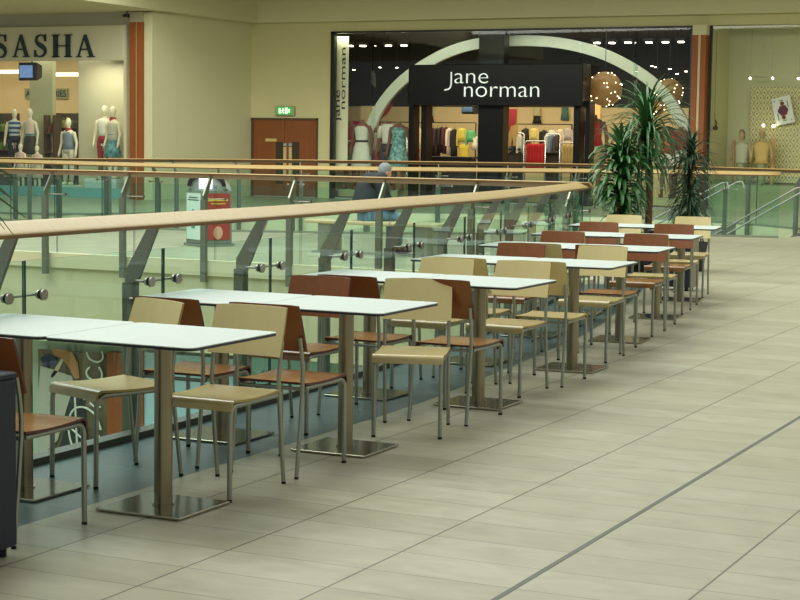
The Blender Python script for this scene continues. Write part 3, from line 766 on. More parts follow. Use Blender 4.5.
# ------------------------------------------------------------------ information kiosk
kx, _ = U(209, 230, 21.5)
kt = thing('information_kiosk', 'grey cornered kiosk with a red poster, a white poster and lit top across the void', 'kiosk', (kx, 21.5, 0), math.radians(25.8+36))
b = MB(); b.box((0, 0, .43), (.50, .50, .80), bev=.02); b.box((0, 0, .02), (.54, .54, .04)); b.build('cabinet', cm(118, 130, 114, .5), kt)
pw = MB(); pw.bb((-.2, -.262, .10), (.2, -.25, .77)); o = pw.build('poster', cm(158, 58, 48, .4), kt); o['label'] = 'red poster with yellow heading'
y = -.266
pq = MB(); pq.bb((-.17, y, .66), (.16, y+.004, .69)); pq.bb((-.12, y, .615), (.12, y+.004, .63)); pq.build('poster_heading', cm(206, 186, 70, .4), kt)
pq = MB(); pq.sphere((-.03, y, .45), .10, 12, 8, sc=(1.2, .05, 1)); pq.sphere((0, y, .20), .08, 12, 8, sc=(1, .05, 1.2)); pq.build('poster_picture', cm(206, 160, 130, .4), kt)
pq = MB(); pq.sphere((.08, y-.003, .50), .055, 12, 8, sc=(1, .05, 1)); pq.build('poster_badge', cm(214, 190, 60, .4), kt)
pw = MB(); pw.bb((-.262, -.2, .10), (-.25, .2, .77)); o = pw.build('poster', cm(206, 226, 214, .4), kt); o['label'] = 'pale poster with dark heading and green bottle picture'
pq = MB(); pq.bb((-.266, -.13, .70), (-.262, .13, .715)); pq.bb((-.266, -.16, .665), (-.262, .16, .68)); pq.build('poster_print', cm(50, 70, 66, .4), kt)
pq = MB(); pq.bb((-.266, -.05, .26), (-.262, .05, .46)); pq.bb((-.266, -.02, .46), (-.262, .02, .54)); pq.build('poster_bottle', cm(80, 150, 132, .4), kt)
KR = Matrix.Rotation(-PI/4, 4, 'Z')    # faces the corner that points at the walkway
def kv(*p): return KR @ Vector(p)
b = MB(); b.loft([[kv(x, yy, z) for x, yy in ((-hx_, -.10), (hx_, -.10), (hx_, .16), (-hx_, .16))] for hx_, z in ((.30, .83), (.20, .95), (.10, 1.03))], smooth=False); b.build('canopy', cm(150, 160, 146, .4), kt)
for sg in (-1, 1):
    b = MB(); b.tube([kv(sg*(.10+.16*math.sin(PI/2*k/8)), -.14, .87+.15*math.cos(PI/2*k/8)) for k in range(9)], [.045-.002*k for k in range(9)], 8); b.build('side_fin', cm(24, 20, 34, .4), kt)
b = MB(); b.box((0, -.19, .935), (.19, .03, .20), X=KR); b.build('lit_panel', pm('lit_panel', (.90, .86, 1, 1), .5, emit=1.4, var=0), kt)

# ------------------------------------------------------------------ escalators
def escalator(label, w0, pa, pb):
    (xa, za), (xb, zb) = U(*pa, w0), U(*pb, w0)
    t = thing('escalator', label, 'escalator', (xa, w0, 0), group='escalators down from the upper floor'); sl = (zb-za)/(xb-xa)
    x1 = xb-xa+.0; x0 = -5.0
    for dy in (0, 1.1):
        b = MB(); b.tube([(x0, dy, za+sl*x0), (x1, dy, za+sl*x1), (x1+.1, dy, za+sl*x1+.01), (x1+.14, dy, za+sl*x1-.12)],   .018, 8); b.build('handrail', cm(150, 152, 140, .4), t)
        b = MB(); b.add([(x0, dy, za+sl*x0-.75), (x1, dy, za+sl*x1-.75), (x1, dy, za+sl*x1-.03), (x0, dy, za+sl*x0-.03)], [(0, 1, 2, 3)]); b.build('glass_side', MT['glass'], t)
    b = MB(); b.loft([[(x, .0, za+sl*x-1.05), (x, 1.1, za+sl*x-1.05), (x, 1.1, za+sl*x-.80), (x, .0, za+sl*x-.80)] for x in (x0, x1)], smooth=False); b.build('step_band', cm(120, 124, 116, .4), t)
escalator('escalator with grey handrails rising to the floor behind the end of the glass', 30.15, (735, 223), (797, 188))
escalator('escalator behind the potted plants, farther of the two', 32.0, (665, 213), (722, 183))

# ------------------------------------------------------------------ lower level window, letters, plant
LW = AW+.38
def lbox(name, px0, px1, py0, py1, mat, w=LW, th=.03, label=None, cat=None):
    a, z1 = U(px0, py0, w); b_, _ = U(px1, py0, w); z0 = U(px0, py1, w)[1]
    q = MB(); q.bb((a, w, z0), (b_, w+th, z1)); o = q.build(name, mat)
    if label: tag(o, label, cat)
    return o
pa, pz1 = U(38, 349, LW-.1); pb, _ = U(108, 349, LW-.1)
po = thing('window_poster', 'large window photograph with white script lettering on the lower shop front', 'poster', (pa, LW-.1, -3.6))
q = MB(); q.bb((0, 0, 0), (pb-pa, .03, pz1+3.6)); q.build('picture', photo_mat('dim_photograph', [srgb(52, 54, 46), srgb(96, 84, 58), srgb(128, 120, 86)], 1.6), po)
def blob(name, pts, mat, w=LW-.115):
    q = MB(); pp = [U(x, y, w) for x, y in pts]
    q.prism([(x-pa, z+3.6) for x, z in pp], 0, .012, 0, Matrix(((1, 0, 0, 0), (0, 0, 1, w-LW+.1-.012), (0, 1, 0, 0), (0, 0, 0, 1))))
    return q.build(name, mat, po)
blob('pale_dress', [(41, 366), (52, 369), (72, 376), (75, 384), (66, 412), (58, 440), (46, 452), (38, 466), (38, 400)], cm(176, 176, 158))
blob('dark_hair', [(41, 358), (46, 354), (55, 356), (59, 362), (55, 367), (44, 366)], cm(44, 52, 84))
blob('orange_arm', [(52, 350), (60, 349), (72, 352), (78, 362), (80, 378), (75, 379), (70, 368), (62, 358), (55, 356)], cm(176, 126, 78))
blob('pale_arm', [(62, 358), (64, 360), (58, 372), (53, 378), (51, 376), (57, 366)], cm(196, 184, 150))
blob('dark_figure', [(72, 392), (84, 396), (88, 440), (80, 470), (52, 470), (62, 440)], cm(40, 46, 44))
def curve_stroke(name, pts, r, mat, closed=False):
    w = LW-.13; q = MB(); V3 = [Vector((U(x, y, w)[0]-pa, w-LW+.1, U(x, y, w)[1]+3.6)) for x, y in pts]
    q.tube([tuple(v) for v in smooth_path(V3, .05)], r, 6, asp=1); return q.build(name, mat, po)
LET = cm(222, 226, 210, .5)
curve_stroke('script_letter', [(86.5, 352), (90, 359), (98, 362), (103, 358), (102, 351)], .014, LET)
curve_stroke('script_letter', [(90, 367), (86.5, 371), (88, 377), (95, 381), (101, 380), (102, 373), (99, 367)], .014, LET)
curve_stroke('script_letter', [(90, 403), (95, 407), (101, 407)], .014, LET)
curve_stroke('script_letter', [(83, 397.5), (85, 399.5)], .015, LET)
curve_stroke('script_letter', [(101, 430), (96, 416), (86, 408), (76, 408), (70, 416), (69, 432), (73, 448), (77, 451), (76, 420), (75, 396)], .015, LET)
curve_stroke('script_letter', [(72, 429), (84, 440), (92, 444), (101, 443), (97, 432)], .013, LET)
o = lbox('shop_pillar', 107, 128, 352, 480, MT['red_wood'], LW-.15, .12, 'orange brown wooden pillar of the lower shop front', 'pillar')
o = lbox('shop_pillar', 137, 143, 352, 480, MT['red_wood'], LW-.15, .1, 'thin orange wooden post left of the pale blue pane on the lower level', 'pillar')
o = lbox('shop_screen', 144, 236, 352, 470, cm(172, 208, 216, .5), LW-.12, .03, 'pale blue window screen on the lower level below the balustrade', 'screen')
o = lbox('shop_screen', 237, 320, 356, 470, cm(160, 204, 196, .5), LW-.1, .03, 'pale green blue window screen on the lower level, right of the blue one', 'screen')
tx, tz = U(257, 400, 17.4)
t = thing('lower_level_shrub', 'leafy dark shrub seen through the balustrade glass on the lower level', 'plant', (tx, 17.4, -5.2))
b = MB(); b.loft([[(r*math.cos(2*PI*k/16), r*math.sin(2*PI*k/16), z) for k in range(16)] for r, z in ((.24, 0), (.3, .5), (.27, .5), (.26, .44))]); b.build('pot', cm(60, 56, 50), t)
b = MB(); b.tube([(0, 0, .4), (0, 0, 3.9)], [.04, .02], 8); b.build('trunk', BARK, t)
b = MB()
for i in range(150):
    a = random.uniform(0, 6.28); r = random.uniform(.02, .16); z = random.uniform(3.2, 4.05)
    leaf(b, (r*math.cos(a), r*math.sin(a), z), (math.cos(a), math.sin(a), 0), .13, .035, 40, 80, n=4)
b.build('foliage', LEAF2, t)

# ------------------------------------------------------------------ mannequins and clothes
def mannequin(name, label, px, ptop, w, base_z, cols, head=True, group=None, rz=0, h=None, cat='mannequin', arms=1):
    """standing display figure: body one mesh; garments as parts. cols: dict of garment -> material"""
    x, z1 = U(px, ptop, w); H = (z1-base_z) if h is None else h
    k = H/(1.76 if head else 1.5)
    t = thing(name, label, cat, (x, w, base_z), rz, group)
    b = MB(); S = Matrix.Scale(k, 4)
    b.body([(.86, .165, .11, 0, 0), (.95, .165, .115, 0, 0), (1.06, .125, .09, 0, 0), (1.18, .145, .10, 0, 0), (1.32, .175, .105, 0, 0), (1.42, .15, .08, 0, 0), (1.46, .06, .055, 0, 0), (1.52, .05, .05, 0, 0)], 14, 0, S)
    for sg in (-1, 1):
        b.loft([[(sg*.088+ox+r*math.cos(2*PI*q/10), r*1.1*math.sin(2*PI*q/10)+oy, z) for q in range(10)] for r, z, ox, oy in ((.028, .06, sg*.02, 0), (.036, .15, sg*.02, 0), (.055, .36, sg*.015, .01), (.05, .48, sg*.01, 0), (.075, .72, 0, 0), (.088, .90, 0, 0))], X=S)
        b.loft([[(sg*.11+.04*math.cos(2*PI*q/10), -.04+.10*math.sin(2*PI*q/10), z) for q in range(10)] for z in (.0, .03, .07)], X=S)
        if arms:
            b.loft([[(sg*ox+r*math.cos(2*PI*q/8), oy+r*math.sin(2*PI*q/8), z) for q in range(8)] for r, z, ox, oy in ((.02, .74, .27, -.08), (.035, .82, .27, -.05), (.03, .90, .265, -.03), (.04, 1.10, .245, .03), (.048, 1.30, .205, 0), (.05, 1.40, .17, 0))], X=S)
    if head:
        b.body([(1.50, .05, .05, 0, 0), (1.54, .05, .065, 0, -.01), (1.60, .072, .088, 0, -.005), (1.66, .078, .095, 0, 0), (1.72, .062, .075, 0, 0), (1.76, .02, .03, 0, 0)], 12, 0, S)
        b.loft([[(-.01, -.085, 1.60), (.01, -.085, 1.60), (0, -.08, 1.65)], [(-.006, -.115, 1.61), (.006, -.115, 1.61), (0, -.095, 1.64)]], X=S)
    b.build('body', cols.get('skin', MT['mannequin']), t)
    def gar(nm, prof, mat, X=S):
        g_ = MB(); g_.body(prof, 16, 0, X); g_.build(nm, mat, t)
    if 'top' in cols: gar('top', [(1.02, .15, .112, 0, 0), (1.10, .140, .105, 0, 0), (1.20, .158, .115, 0, 0), (1.33, .19, .12, 0, 0), (1.42, .165, .095, 0, 0), (1.455, .08, .07, 0, 0)], cols['top'])
    if 'vest' in cols: gar('vest', [(.93, .185, .13, 0, 0), (1.08, .145, .108, 0, 0), (1.20, .16, .117, 0, 0), (1.33, .17, .122, 0, 0), (1.385, .13, .10, 0, 0)], cols['vest'])
    if 'sleeves' in cols:
        g_ = MB()
        for sg in (-1, 1): g_.loft([[(sg*ox+r*math.cos(2*PI*q/10), oy+r*math.sin(2*PI*q/10), z) for q in range(10)] for r, z, ox, oy in ((.058, 1.14, .24, .025), (.064, 1.30, .205, 0), (.065, 1.415, .16, 0))], X=S)
        g_.build('sleeves', cols['sleeves'], t)
    if 'skirt' in cols: gar('skirt', [(.52, .25, .20, 0, 0), (.70, .215, .17, 0, 0), (.92, .18, .13, 0, 0), (1.04, .14, .105, 0, 0)], cols['skirt'])
    if 'dress' in cols: gar('dress', [(.42, .26, .2, 0, 0), (.70, .225, .17, 0, 0), (.92, .185, .13, 0, 0), (1.06, .14, .102, 0, 0), (1.20, .16, .116, 0, 0), (1.33, .178, .12, 0, 0), (1.39, .13, .10, 0, 0)], cols['dress'])
    if 'belt' in cols: gar('belt', [(1.03, .148, .112, 0, 0), (1.08, .146, .11, 0, 0)], cols['belt'])
    if 'scarf' in cols: gar('scarf', [(1.40, .10, .085, 0, 0), (1.45, .09, .082, 0, 0), (1.50, .07, .07, 0, 0)], cols['scarf'])
    if 'trousers' in cols:
        g_ = MB(); g_.body([(.84, .182, .125, 0, 0), (.95, .178, .125, 0, 0), (1.05, .14, .10, 0, 0)], 14, 0, S)
        for sg in (-1, 1): g_.loft([[(sg*(.092+.01)+r*math.cos(2*PI*q/10), r*1.1*math.sin(2*PI*q/10), z) for q in range(10)] for r, z in ((.062, .10), (.066, .45), (.088, .78), (.095, .90))], X=S)
        g_.build('trousers', cols['trousers'], t)
    b = MB(); b.cyl((0, 0, -.02), (0, 0, .0), .2, 20); b.build('stand', MT['chrome'], t)
    return t
def plinth(label, x0, x1, y0, y1, h, mat):
    b = MB(); b.bb((x0, y0, 0), (x1, y1, h-.021), bev=.01); o = b.build('display_plinth', mat); return tag(o, label, 'plinth')

# ================================================================== LEFT SHOP (SASHA)
ux_r, _ = U(129.5, 60, WS)     # right end of frontage
LX = -33.6
_, fz1 = U(60, 26.5, WS); _, fz0 = U(60, 61, WS)
m = MB(); m.bb((LX, WS, fz1), (ux_r, WS+.25, 4.66)); o = struct('trim_8', m, MT['grey_panel'], 'grey recess above the left shop sign')
fs = MB(); fs.bb((LX, WS-.1, fz0), (ux_r-.12, WS, fz1), bev=.01); fs.bb((ux_r-.12, WS-.08, 0), (ux_r-.04, WS+.1, fz1))
o = tag(fs.build('shop_fascia', MT['marble']), 'pale fascia panel carrying the dark serif lettering of the left shop', 'fascia')
# brown pillar
pt0, _ = U(129.6, 60, WS-.2); pt1, _ = U(142.0, 60, WS-.2)
t = thing('shop_pillar', 'brown wooden pillar with a pale central strip right of the left shop', 'pillar', ((pt0+pt1)/2, WS-.2, 0))
hw = (pt1-pt0)/2; _, pz = U(136, 22, WS-.2)
for s in (-1, 1):
    q = MB(); q.bb((min(s*.025, s*hw), 0, 0), (max(s*.025, s*hw), .19, pz)); q.build('wood_panel', MT['red_wood'], t)
q = MB(); q.bb((-.024, .03, 0), (.024, .19, pz)); q.build('light_strip', cm(196, 160, 116, .4), t)
q = MB(); q.bb((-hw, 0, pz), (hw, .19, 4.64)); q.build('cap', MT['grey_panel'], t)
q = MB(); a, z = U(127, 15.5, WS-.2); q.box((a, WS-.2, z), (.12, .16, .09), bev=.02); q.cyl((a, WS-.28, z), (a, WS-.36, z-.02), .03, 10); q.cyl((a, WS-.2, z), (a, WS-.2, 4.66), .015, 8)
tag(q.build('security_camera', MT['black']), 'small black security camera under the ceiling beside the brown pillar', 'camera')
# serif letters
def stroke_poly(pts, ws):
    L_, R_ = [], []
    for i, p in enumerate(pts):
        a = pts[max(0, i-1)]; b = pts[min(len(pts)-1, i+1)]; d = Vector((b[0]-a[0], b[1]-a[1])).normalized(); n_ = Vector((-d.y, d.x))*ws[i]/2
        L_.append((p[0]+n_.x, p[1]+n_.y)); R_.append((p[0]-n_.x, p[1]-n_.y))
    return L_, R_
def letter(ch, x, z, h, w_, y, wd_=None):
    t = MB()
    X = Matrix(((h, 0, 0, x), (0, 0, 1, y), (0, h, 0, z), (0, 0, 0, 1)))
    def poly(p): t.prism([(a*wd_, b) for a, b in p], 0, .05, 0, X)
    if ch == 'A':
        poly([(.46, 1), (.54, 1), (.92, .04), (.74, .04), (.42, .9)]); poly([(.42, .9), (.47, .98), (.16, .04), (.10, .04)])
        poly([(.24, .32), (.66, .32), (.66, .38), (.25, .38)]); poly([(0, 0), (.28, 0), (.28, .045), (0, .045)]); poly([(.62, 0), (1, 0), (1, .045), (.62, .045)])
    if ch == 'H':
        for o_ in (.08, .70): poly([(o_, 0), (o_+.2, 0), (o_+.2, 1), (o_, 1)]); poly([(o_-.08, 0), (o_+.28, 0), (o_+.28, .045), (o_-.08, .045)]); poly([(o_-.08, .955), (o_+.28, .955), (o_+.28, 1), (o_-.08, 1)])
        poly([(.2, .47), (.8, .47), (.8, .53), (.2, .53)])
    if ch == 'S':
        P_ = [Vector((a, b, 0)) for a, b in ((.80, .78), (.70, .93), (.48, .975), (.26, .90), (.18, .74), (.30, .60), (.52, .50), (.74, .38), (.80, .22), (.66, .07), (.42, .025), (.20, .09), (.10, .26))]
        sp_ = smooth_path(P_, .03); n = len(sp_); ws = []
        for i in range(n): k = i/(n-1); ws.append(.05+.16*math.exp(-((k-.5)/.2)**2)); 
        L_, R_ = stroke_poly([(p.x, p.y) for p in sp_], ws)
        for i in range(n-1): poly([L_[i], L_[i+1], R_[i+1], R_[i]])
        poly([(.76, .70), (.84, .70), (.84, 1), (.79, 1)]); poly([(.07, 0), (.12, 0), (.15, .32), (.07, .32)])
    return t
lts = [('S', -6, 7.5), ('A', 12, 29), ('S', 33, 47.5), ('H', 51.5, 71.5), ('A', 75.5, 94)]
YL = WS-.15
for ch, a, b_ in lts:
    x0, z0 = U(a, 57.2 if a > 0 else 57.8, YL); x1, _ = U(b_, 57, YL); _, z1 = U(a, 34.6, YL); hh = z1-z0
    o = letter(ch, x0, z0, hh, None, YL, (x1-x0)/hh).build('shop_letter', MT['letter'])
    tag(o, {'S': 'dark serif letter S on the left shop fascia, %s' % ('cut by the photo edge' if a < 0 else 'third letter of the name'), 'A': 'dark serif letter A on the left shop fascia, %s' % ('between the two letters S' if a < 30 else 'last letter of the name'), 'H': 'dark serif letter H on the left shop fascia'}[ch], 'letter', 'letters of the left shop sign')
# interior
SI = WS+4.6
m = MB(); m.bb((LX, SI, 0), (UL, SI+.2, fz1)); struct('wall_shop_left', m, MT['warm_wall'])
m = MB(); m.bb((LX, WS+.3, fz1-.1), (UL, SI, fz1)); struct('ceiling.002', m, cm(150, 140, 90))
m = MB(); m.bb((LX-.2, WS+.3, 0), (LX, SI, fz1)); struct('wall_shop_left.001', m, MT['warm_wall'])
bx, _ = U(78.5, 100, WS+1.2)
q = MB(); q.bb((bx, WS+1.2, 0), (UL, WS+1.32, fz1-.12)); tag(q.build('window_backdrop', MT['marble']), 'tall pale backdrop panel behind the pair of white mannequins', 'panel')
a0, _ = U(29.5, 100, WS+1.6); a1, _ = U(52.5, 100, WS+1.6)
q = MB(); q.bb((a0, WS+1.6, 0), (a1, WS+1.75, fz1-.12)); tag(q.build('shop_column', cm(188, 190, 150, .6)), 'pale square column inside the left shop window', 'column')
gx, _ = U(44, 100, WS)
for i, (ga, gb) in enumerate(((LX, gx-.01), (gx+.01, ux_r-.13))):
    q = MB(); q.add([(ga, WS+.03, .25), (gb, WS+.03, .25), (gb, WS+.03, fz0), (ga, WS+.03, fz0), (ga, WS+.042, .25), (gb, WS+.042, .25), (gb, WS+.042, fz0), (ga, WS+.042, fz0)], [(0, 1, 2, 3), (7, 6, 5, 4), (0, 4, 5, 1), (3, 2, 6, 7), (0, 3, 7, 4), (1, 5, 6, 2)])
    struct('window_%d' % (i+1), q, MT['shopglass'])
m = MB(); m.bb((LX, WS-.02, 0), (ux_r-.13, WS+.2, .25)); struct('trim_9', m, MT['blue_floor'], 'pale blue plinth under the left shop window')
m = MB(); m.bb((LX, WS+.3, .02), (UL, SI, .08)); struct('floor_shop_left', m, cm(160, 140, 100))
# wall sign
s0, sz1 = U(24.5, 88.5, SI-.05); s1, sz0 = U(67.5, 99, SI-.05)
t = thing('wall_sign', 'olive accessories sign on the back wall of the left shop, half hidden by the column', 'sign', (s0, SI-.05, sz0))
q = MB(); q.bb((0, 0, 0), (s1-s0, .04, sz1-sz0)); q.build('board', cm(146, 148, 104, .6), t)
o = text_obj('lettering', 'ACCESSORIES', (sz1-sz0)*.86, MT['letter'], t, (.05, -.005, (sz1-sz0)*.22), extrude=.004, bold=.004)
o.scale = (((s1-s0)-.1)/max(v.co.x for v in o.data.vertices), 1, 1)
# light trays
for pa_, pb_, yy in ((0, 25, 72), (56, 78, 74.5)):
    a, z = U(pa_-(40 if pa_ == 0 else 0), yy, SI-.6); b_, _ = U(pb_, yy, SI-.6)
    q = MB(); q.bb((a, SI-.65, z-.05), (b_, SI-.55, z+.05)); tag(q.build('ceiling_light', MT['tube_glow']), 'long glowing ceiling light in the left shop, %s of the column' % ('left' if pa_ == 0 else 'right'), 'light', 'strip lights in the left shop')
# television
a, z1 = U(18.5, 62.5, WS+.5); b_, z0 = U(36, 80.5, WS+.5)
t = thing('television', 'boxy black television showing a blue picture in the left shop window', 'television', ((a+b_)/2, WS+.5, z0))
hw, H = (b_-a)/2, z1-z0
q = MB(); q.bb((-hw, 0, 0), (hw, .05, H), bev=.01); q.loft([[(-hw, .05, 0), (hw, .05, 0), (hw, .05, H), (-hw, .05, H)], [(-hw*.6, .4, H*.2), (hw*.6, .4, H*.2), (hw*.6, .4, H*.85), (-hw*.6, .4, H*.85)]], smooth=False); q.build('casing', MT['black'], t)
q = MB(); q.bb((-hw*.86, -.008, H*.16), (hw*.62, 0, H*.84)); q.build('screen', pm('tv_picture', srgb(110, 140, 190), .3, emit=.7, var=.5, scale=9), t)
q = MB(); q.cyl((0, .2, H), (0, .2, H+.3), .02, 8); q.build('hanger', MT['black'], t)
# merchandise wall units: back shelves with items
def shelf_unit(name, label, px0, px1, py0, w, base=.08, frame=None, n=5, m_=3, pal=None):
    a, z1 = U(px0, py0, w); b_, _ = U(px1, py0, w)
    t = thing(name, label, 'shelf', (a, w, base)); H = z1-base; W = b_-a
    q = MB(); q.bb((0, .3, 0), (W, .34, H)); q.bb((0, 0, 0), (.04, .3, H)); q.bb((W-.04, 0, 0), (W, .3, H)); q.build('carcass', frame or MT['darkbrown'], t)
    rows = max(3, int(H/.42))
    for r in range(rows):
        z = H*(r)/rows+.03
        s_ = MB(); s_.bb((.04, .02, z-.02), (W-.04, .3, z)); s_.build('shelf_board', cm(120, 100, 64), t)
    return t, W, H, rows
PAL = [(92, 110, 44), (150, 60, 44), (186, 164, 110), (70, 60, 44), (120, 130, 60), (200, 180, 140), (90, 50, 40), (60, 80, 60)]
def stock(t, W, H, rows, cnt, pal, kind, lab, cat):
    proto_ = {}
    X0 = t.location
    for r in range(rows):
        for c in range(cnt):
            col = pal[(r*3+c*5+(r*c) % 3) % len(pal)]
            z = H*r/rows+.032; x = .1+(W-.2)*(c+.5)/cnt
            if (kind, col) not in proto_:
                q = MB()
                if kind == 'handbag':
                    hb = min(.13, W/cnt*.38); q.loft([[(-hb, -.05, 0), (hb, -.05, 0), (hb, .05, 0), (-hb, .05, 0)], [(-hb*.95, -.05, .12), (hb*.95, -.05, .12), (hb*.95, .05, .12), (-hb*.95, .05, .12)], [(-hb*.75, -.015, .2), (hb*.75, -.015, .2), (hb*.75, .015, .2), (-hb*.75, .015, .2)]], smooth=False)
                    q.tube([(-hb*.5, 0, .19), (-hb*.35, 0, .27), (hb*.35, 0, .27), (hb*.5, 0, .19)], .01, 6)
                else:
                    for k in range(4): q.box((0, 0, .02+.04*k), (.2-.01*k, .2, .034), .05*k, bev=.008)
                o = q.build(kind, cm(*col)); proto_[(kind, col)] = o
            else:
                o = proto_[(kind, col)].copy(); COL.objects.link(o)
            o.location = (X0.x+x, X0.y+.14, X0.z+z)
            tag(o, lab, cat, cat+' stock: '+lab)
for (p0, p1, pt_y, w_, lab, cnt) in ((-8, 12, 113, WS+2.6, 'shelves of green goods at the left edge of the left shop', 3), (43.5, 54, 115, WS+1.35, 'narrow display shelf in front of the column of the left shop', 2), (55, 78, 113, WS+2.9, 'display shelves behind the mannequin with the red scarf', 4)):
    t, W, H, rows = shelf_unit('display_shelves', lab, p0, p1, pt_y, w_)
    pal = PAL if cnt != 3 else [(92, 120, 44), (76, 104, 40), (110, 130, 50), (60, 84, 40)]
    stock(t, W, H, rows, cnt, pal, 'handbag', 'handbag on the '+lab, 'handbag')
GREEN = cm(110, 124, 100)
plinth('white display plinth under the pair of mannequins beside the brown pillar', U(92, 150, WS+.7)[0], U(124, 150, WS+.7)[0], WS+.35, WS+1.1, .5, MT['white'])
mannequin('mannequin', 'white mannequin in a white top and red trousers beside the brown pillar', 104.5, 105.5, WS+.85, .5, {'top': cm(236, 232, 214), 'trousers': cm(150, 40, 36)}, rz=.3)
mannequin('mannequin', 'white mannequin in a turquoise skirt and red straps, nearest the brown pillar', 112.8, 106.5, WS+.6, .5, {'vest': cm(206, 200, 178), 'belt': cm(60, 130, 136), 'skirt': photo_mat('blue_print_skirt', [srgb(30, 74, 90), srgb(60, 140, 150), srgb(150, 190, 180)], 9), 'scarf': cm(170, 40, 36)}, rz=-.3)
plinth('low display plinth under the mannequin with the red scarf', U(56, 150, WS+.8)[0], U(77, 150, WS+.8)[0], WS+.4, WS+1.1, .3, MT['white'])
mannequin('mannequin', 'mannequin in a grey blue top with a red scarf in the left shop window', 68.3, 118, WS+.75, .3, {'vest': cm(128, 140, 150), 'trousers': cm(206, 200, 180), 'scarf': cm(160, 36, 40)})
plinth('dark display plinth under the two standing mannequins at the far left', U(3, 150, WS+1.3)[0], U(42, 150, WS+1.3)[0], WS+.95, WS+1.55, .55, MT['darkbrown'])
mannequin('mannequin', 'mannequin in a blue and white striped top at the far left', 14.5, 109, WS+1.3, .55, {'top': stripe_mat('striped_cloth', srgb(60, 92, 130), srgb(206, 214, 216), .13), 'belt': cm(220, 226, 226), 'trousers': cm(40, 44, 60)}, rz=.5)
mannequin('mannequin', 'mannequin in pale pink top, dark skirt and blue belt at the far left', 29.8, 108.5, WS+1.2, .55, {'top': cm(232, 212, 192), 'skirt': cm(56, 54, 44), 'belt': cm(70, 150, 160)})
mannequin('child_mannequin', 'small seated-height mannequin in pink at the far left, left of two', 20.5, 143.5, WS+.5, .1, {'top': cm(222, 190, 176), 'skirt': cm(214, 188, 168)}, group='small pink mannequins')
mannequin('child_mannequin', 'small mannequin in pink in front of the pale column, right of two', 37, 145.5, WS+.5, .1, {'top': cm(224, 196, 180), 'skirt': cm(216, 190, 172)}, group='small pink mannequins')

# ================================================================== CENTRE SHOP (jane norman)
JI = WB+5.2
_, jz1 = U(500, 31.5, WB)
m = MB(); m.bb((ujl, WB-.05, 0), (ujl+.11, WB+.1, TOPZ)); m.bb((ujl, WB-.05, TOPZ-.05), (ujr, WB+.1, TOPZ)); m.bb((ujr-.06, WB-.05, 0), (ujr, WB+.1, TOPZ))
struct('window_3', m, MT['black'], 'black frame of the centre shop window')
m = MB(); m.bb((ujl-3.2, JI, 0), (ujr+.3, JI+.2, 2.55)); struct('wall_shop_centre', m, MT['warm_wall'])
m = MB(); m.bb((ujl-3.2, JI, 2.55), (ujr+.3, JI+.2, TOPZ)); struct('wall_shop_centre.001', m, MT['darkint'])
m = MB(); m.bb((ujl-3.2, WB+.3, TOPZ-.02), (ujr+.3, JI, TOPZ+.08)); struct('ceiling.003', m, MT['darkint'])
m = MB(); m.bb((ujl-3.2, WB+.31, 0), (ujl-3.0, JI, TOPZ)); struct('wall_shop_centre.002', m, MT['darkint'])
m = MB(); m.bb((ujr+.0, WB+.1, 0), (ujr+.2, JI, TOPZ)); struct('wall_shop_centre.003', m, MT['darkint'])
m = MB(); m.bb((ujl-3.0, WB+.31, .01), (ujr, JI, .05)); struct('floor_shop_centre', m, cm(110, 90, 60, .3))
# sign box
a, z1 = U(408.5, 64.8, WB-.6); b_, z0 = U(582, 106, WB-.6)
t = thing('shop_sign', 'glossy black sign box with white lowercase lettering over the centre shop entrance', 'sign', (a, WB-.6, z0))
SW, SH = b_-a, z1-z0
q = MB(); q.bb((0, 0, 0), (SW, .6, SH), bev=.015); q.build('sign_box', MT['gloss_black'], t)
WL = pm('sign_white', srgb(226, 236, 228), .5, emit=.55, var=0)
def fit(o, w_, parent_loc=None):
    mx_ = max(v.co.x for v in o.data.vertices); mn_ = min(v.co.x for v in o.data.vertices); o.scale = (w_/(mx_-mn_), 1, 1); return mn_*o.scale[0]
for word, p0, p1, yb, xh in (('ane', 454.5, 488, 83.5, 12.0), ('norman', 464, 539, 97.0, 12.4)):
    x0, zb = U(p0, yb, WB-.62); x1, _ = U(p1, yb, WB-.62); _, zt = U(p0, yb-xh, WB-.62)
    size = (zt-zb)/.52
    o = text_obj('lettering', word, size, WL, t, (0, -.02, zb-z0), extrude=.008, bold=-.009)
    mn_ = fit(o, x1-x0); o.location.x = x0-a-mn_
q = MB(); q.tube(smooth_path([Vector((U(x, y, WB-.62)[0]-a, -.02, U(x, y, WB-.62)[1]-z0)) for x, y in ((451.3, 72), (451.3, 79), (451, 85), (449, 88.8), (444.5, 90))], .03), .018, 8); q.build('lettering', WL, t)
# big black portal columns
for p0, p1, lab in ((408.5, 413, 'thin black portal post at the left end of the sign'), (421, 426, 'thin black door post below the sign, second from the left'), (478, 503, 'wide black pillar in the centre shop entrance'), (573.5, 579.5, 'thin black portal post at the right end of the sign'), (585, 589.5, 'thin black post right of the sign, nearest the palms')):
    x0, _ = U(p0, 120, WB-.3); x1, _ = U(p1, 120, WB-.3)
    q = MB(); q.bb((x0, WB-.3, 0), (x1, WB+.1, z0 if p0 < 584 else 2.6), bev=.008); tag(q.build('entrance_post', MT['gloss_black']), lab, 'post', 'black posts of the centre shop entrance')
x0, zt = U(480, 31, WB+.2); x1, _ = U(505, 31, WB+.2)
q = MB(); q.bb((x0, WB+.15, z1-.1), (x1, WB+.5, TOPZ-.03)); tag(q.build('bulkhead_panel', MT['gloss_black']), 'black panel above the sign dividing the pale arch', 'panel')
q = MB(); q.bb((U(413, 100, WB+.3)[0], WB+.2, 2.45), (U(578, 100, WB+.3)[0], WB+.5, z1)); tag(q.build('bulkhead_panel', MT['black']), 'dark bulkhead hanging behind the entrance sign', 'panel')
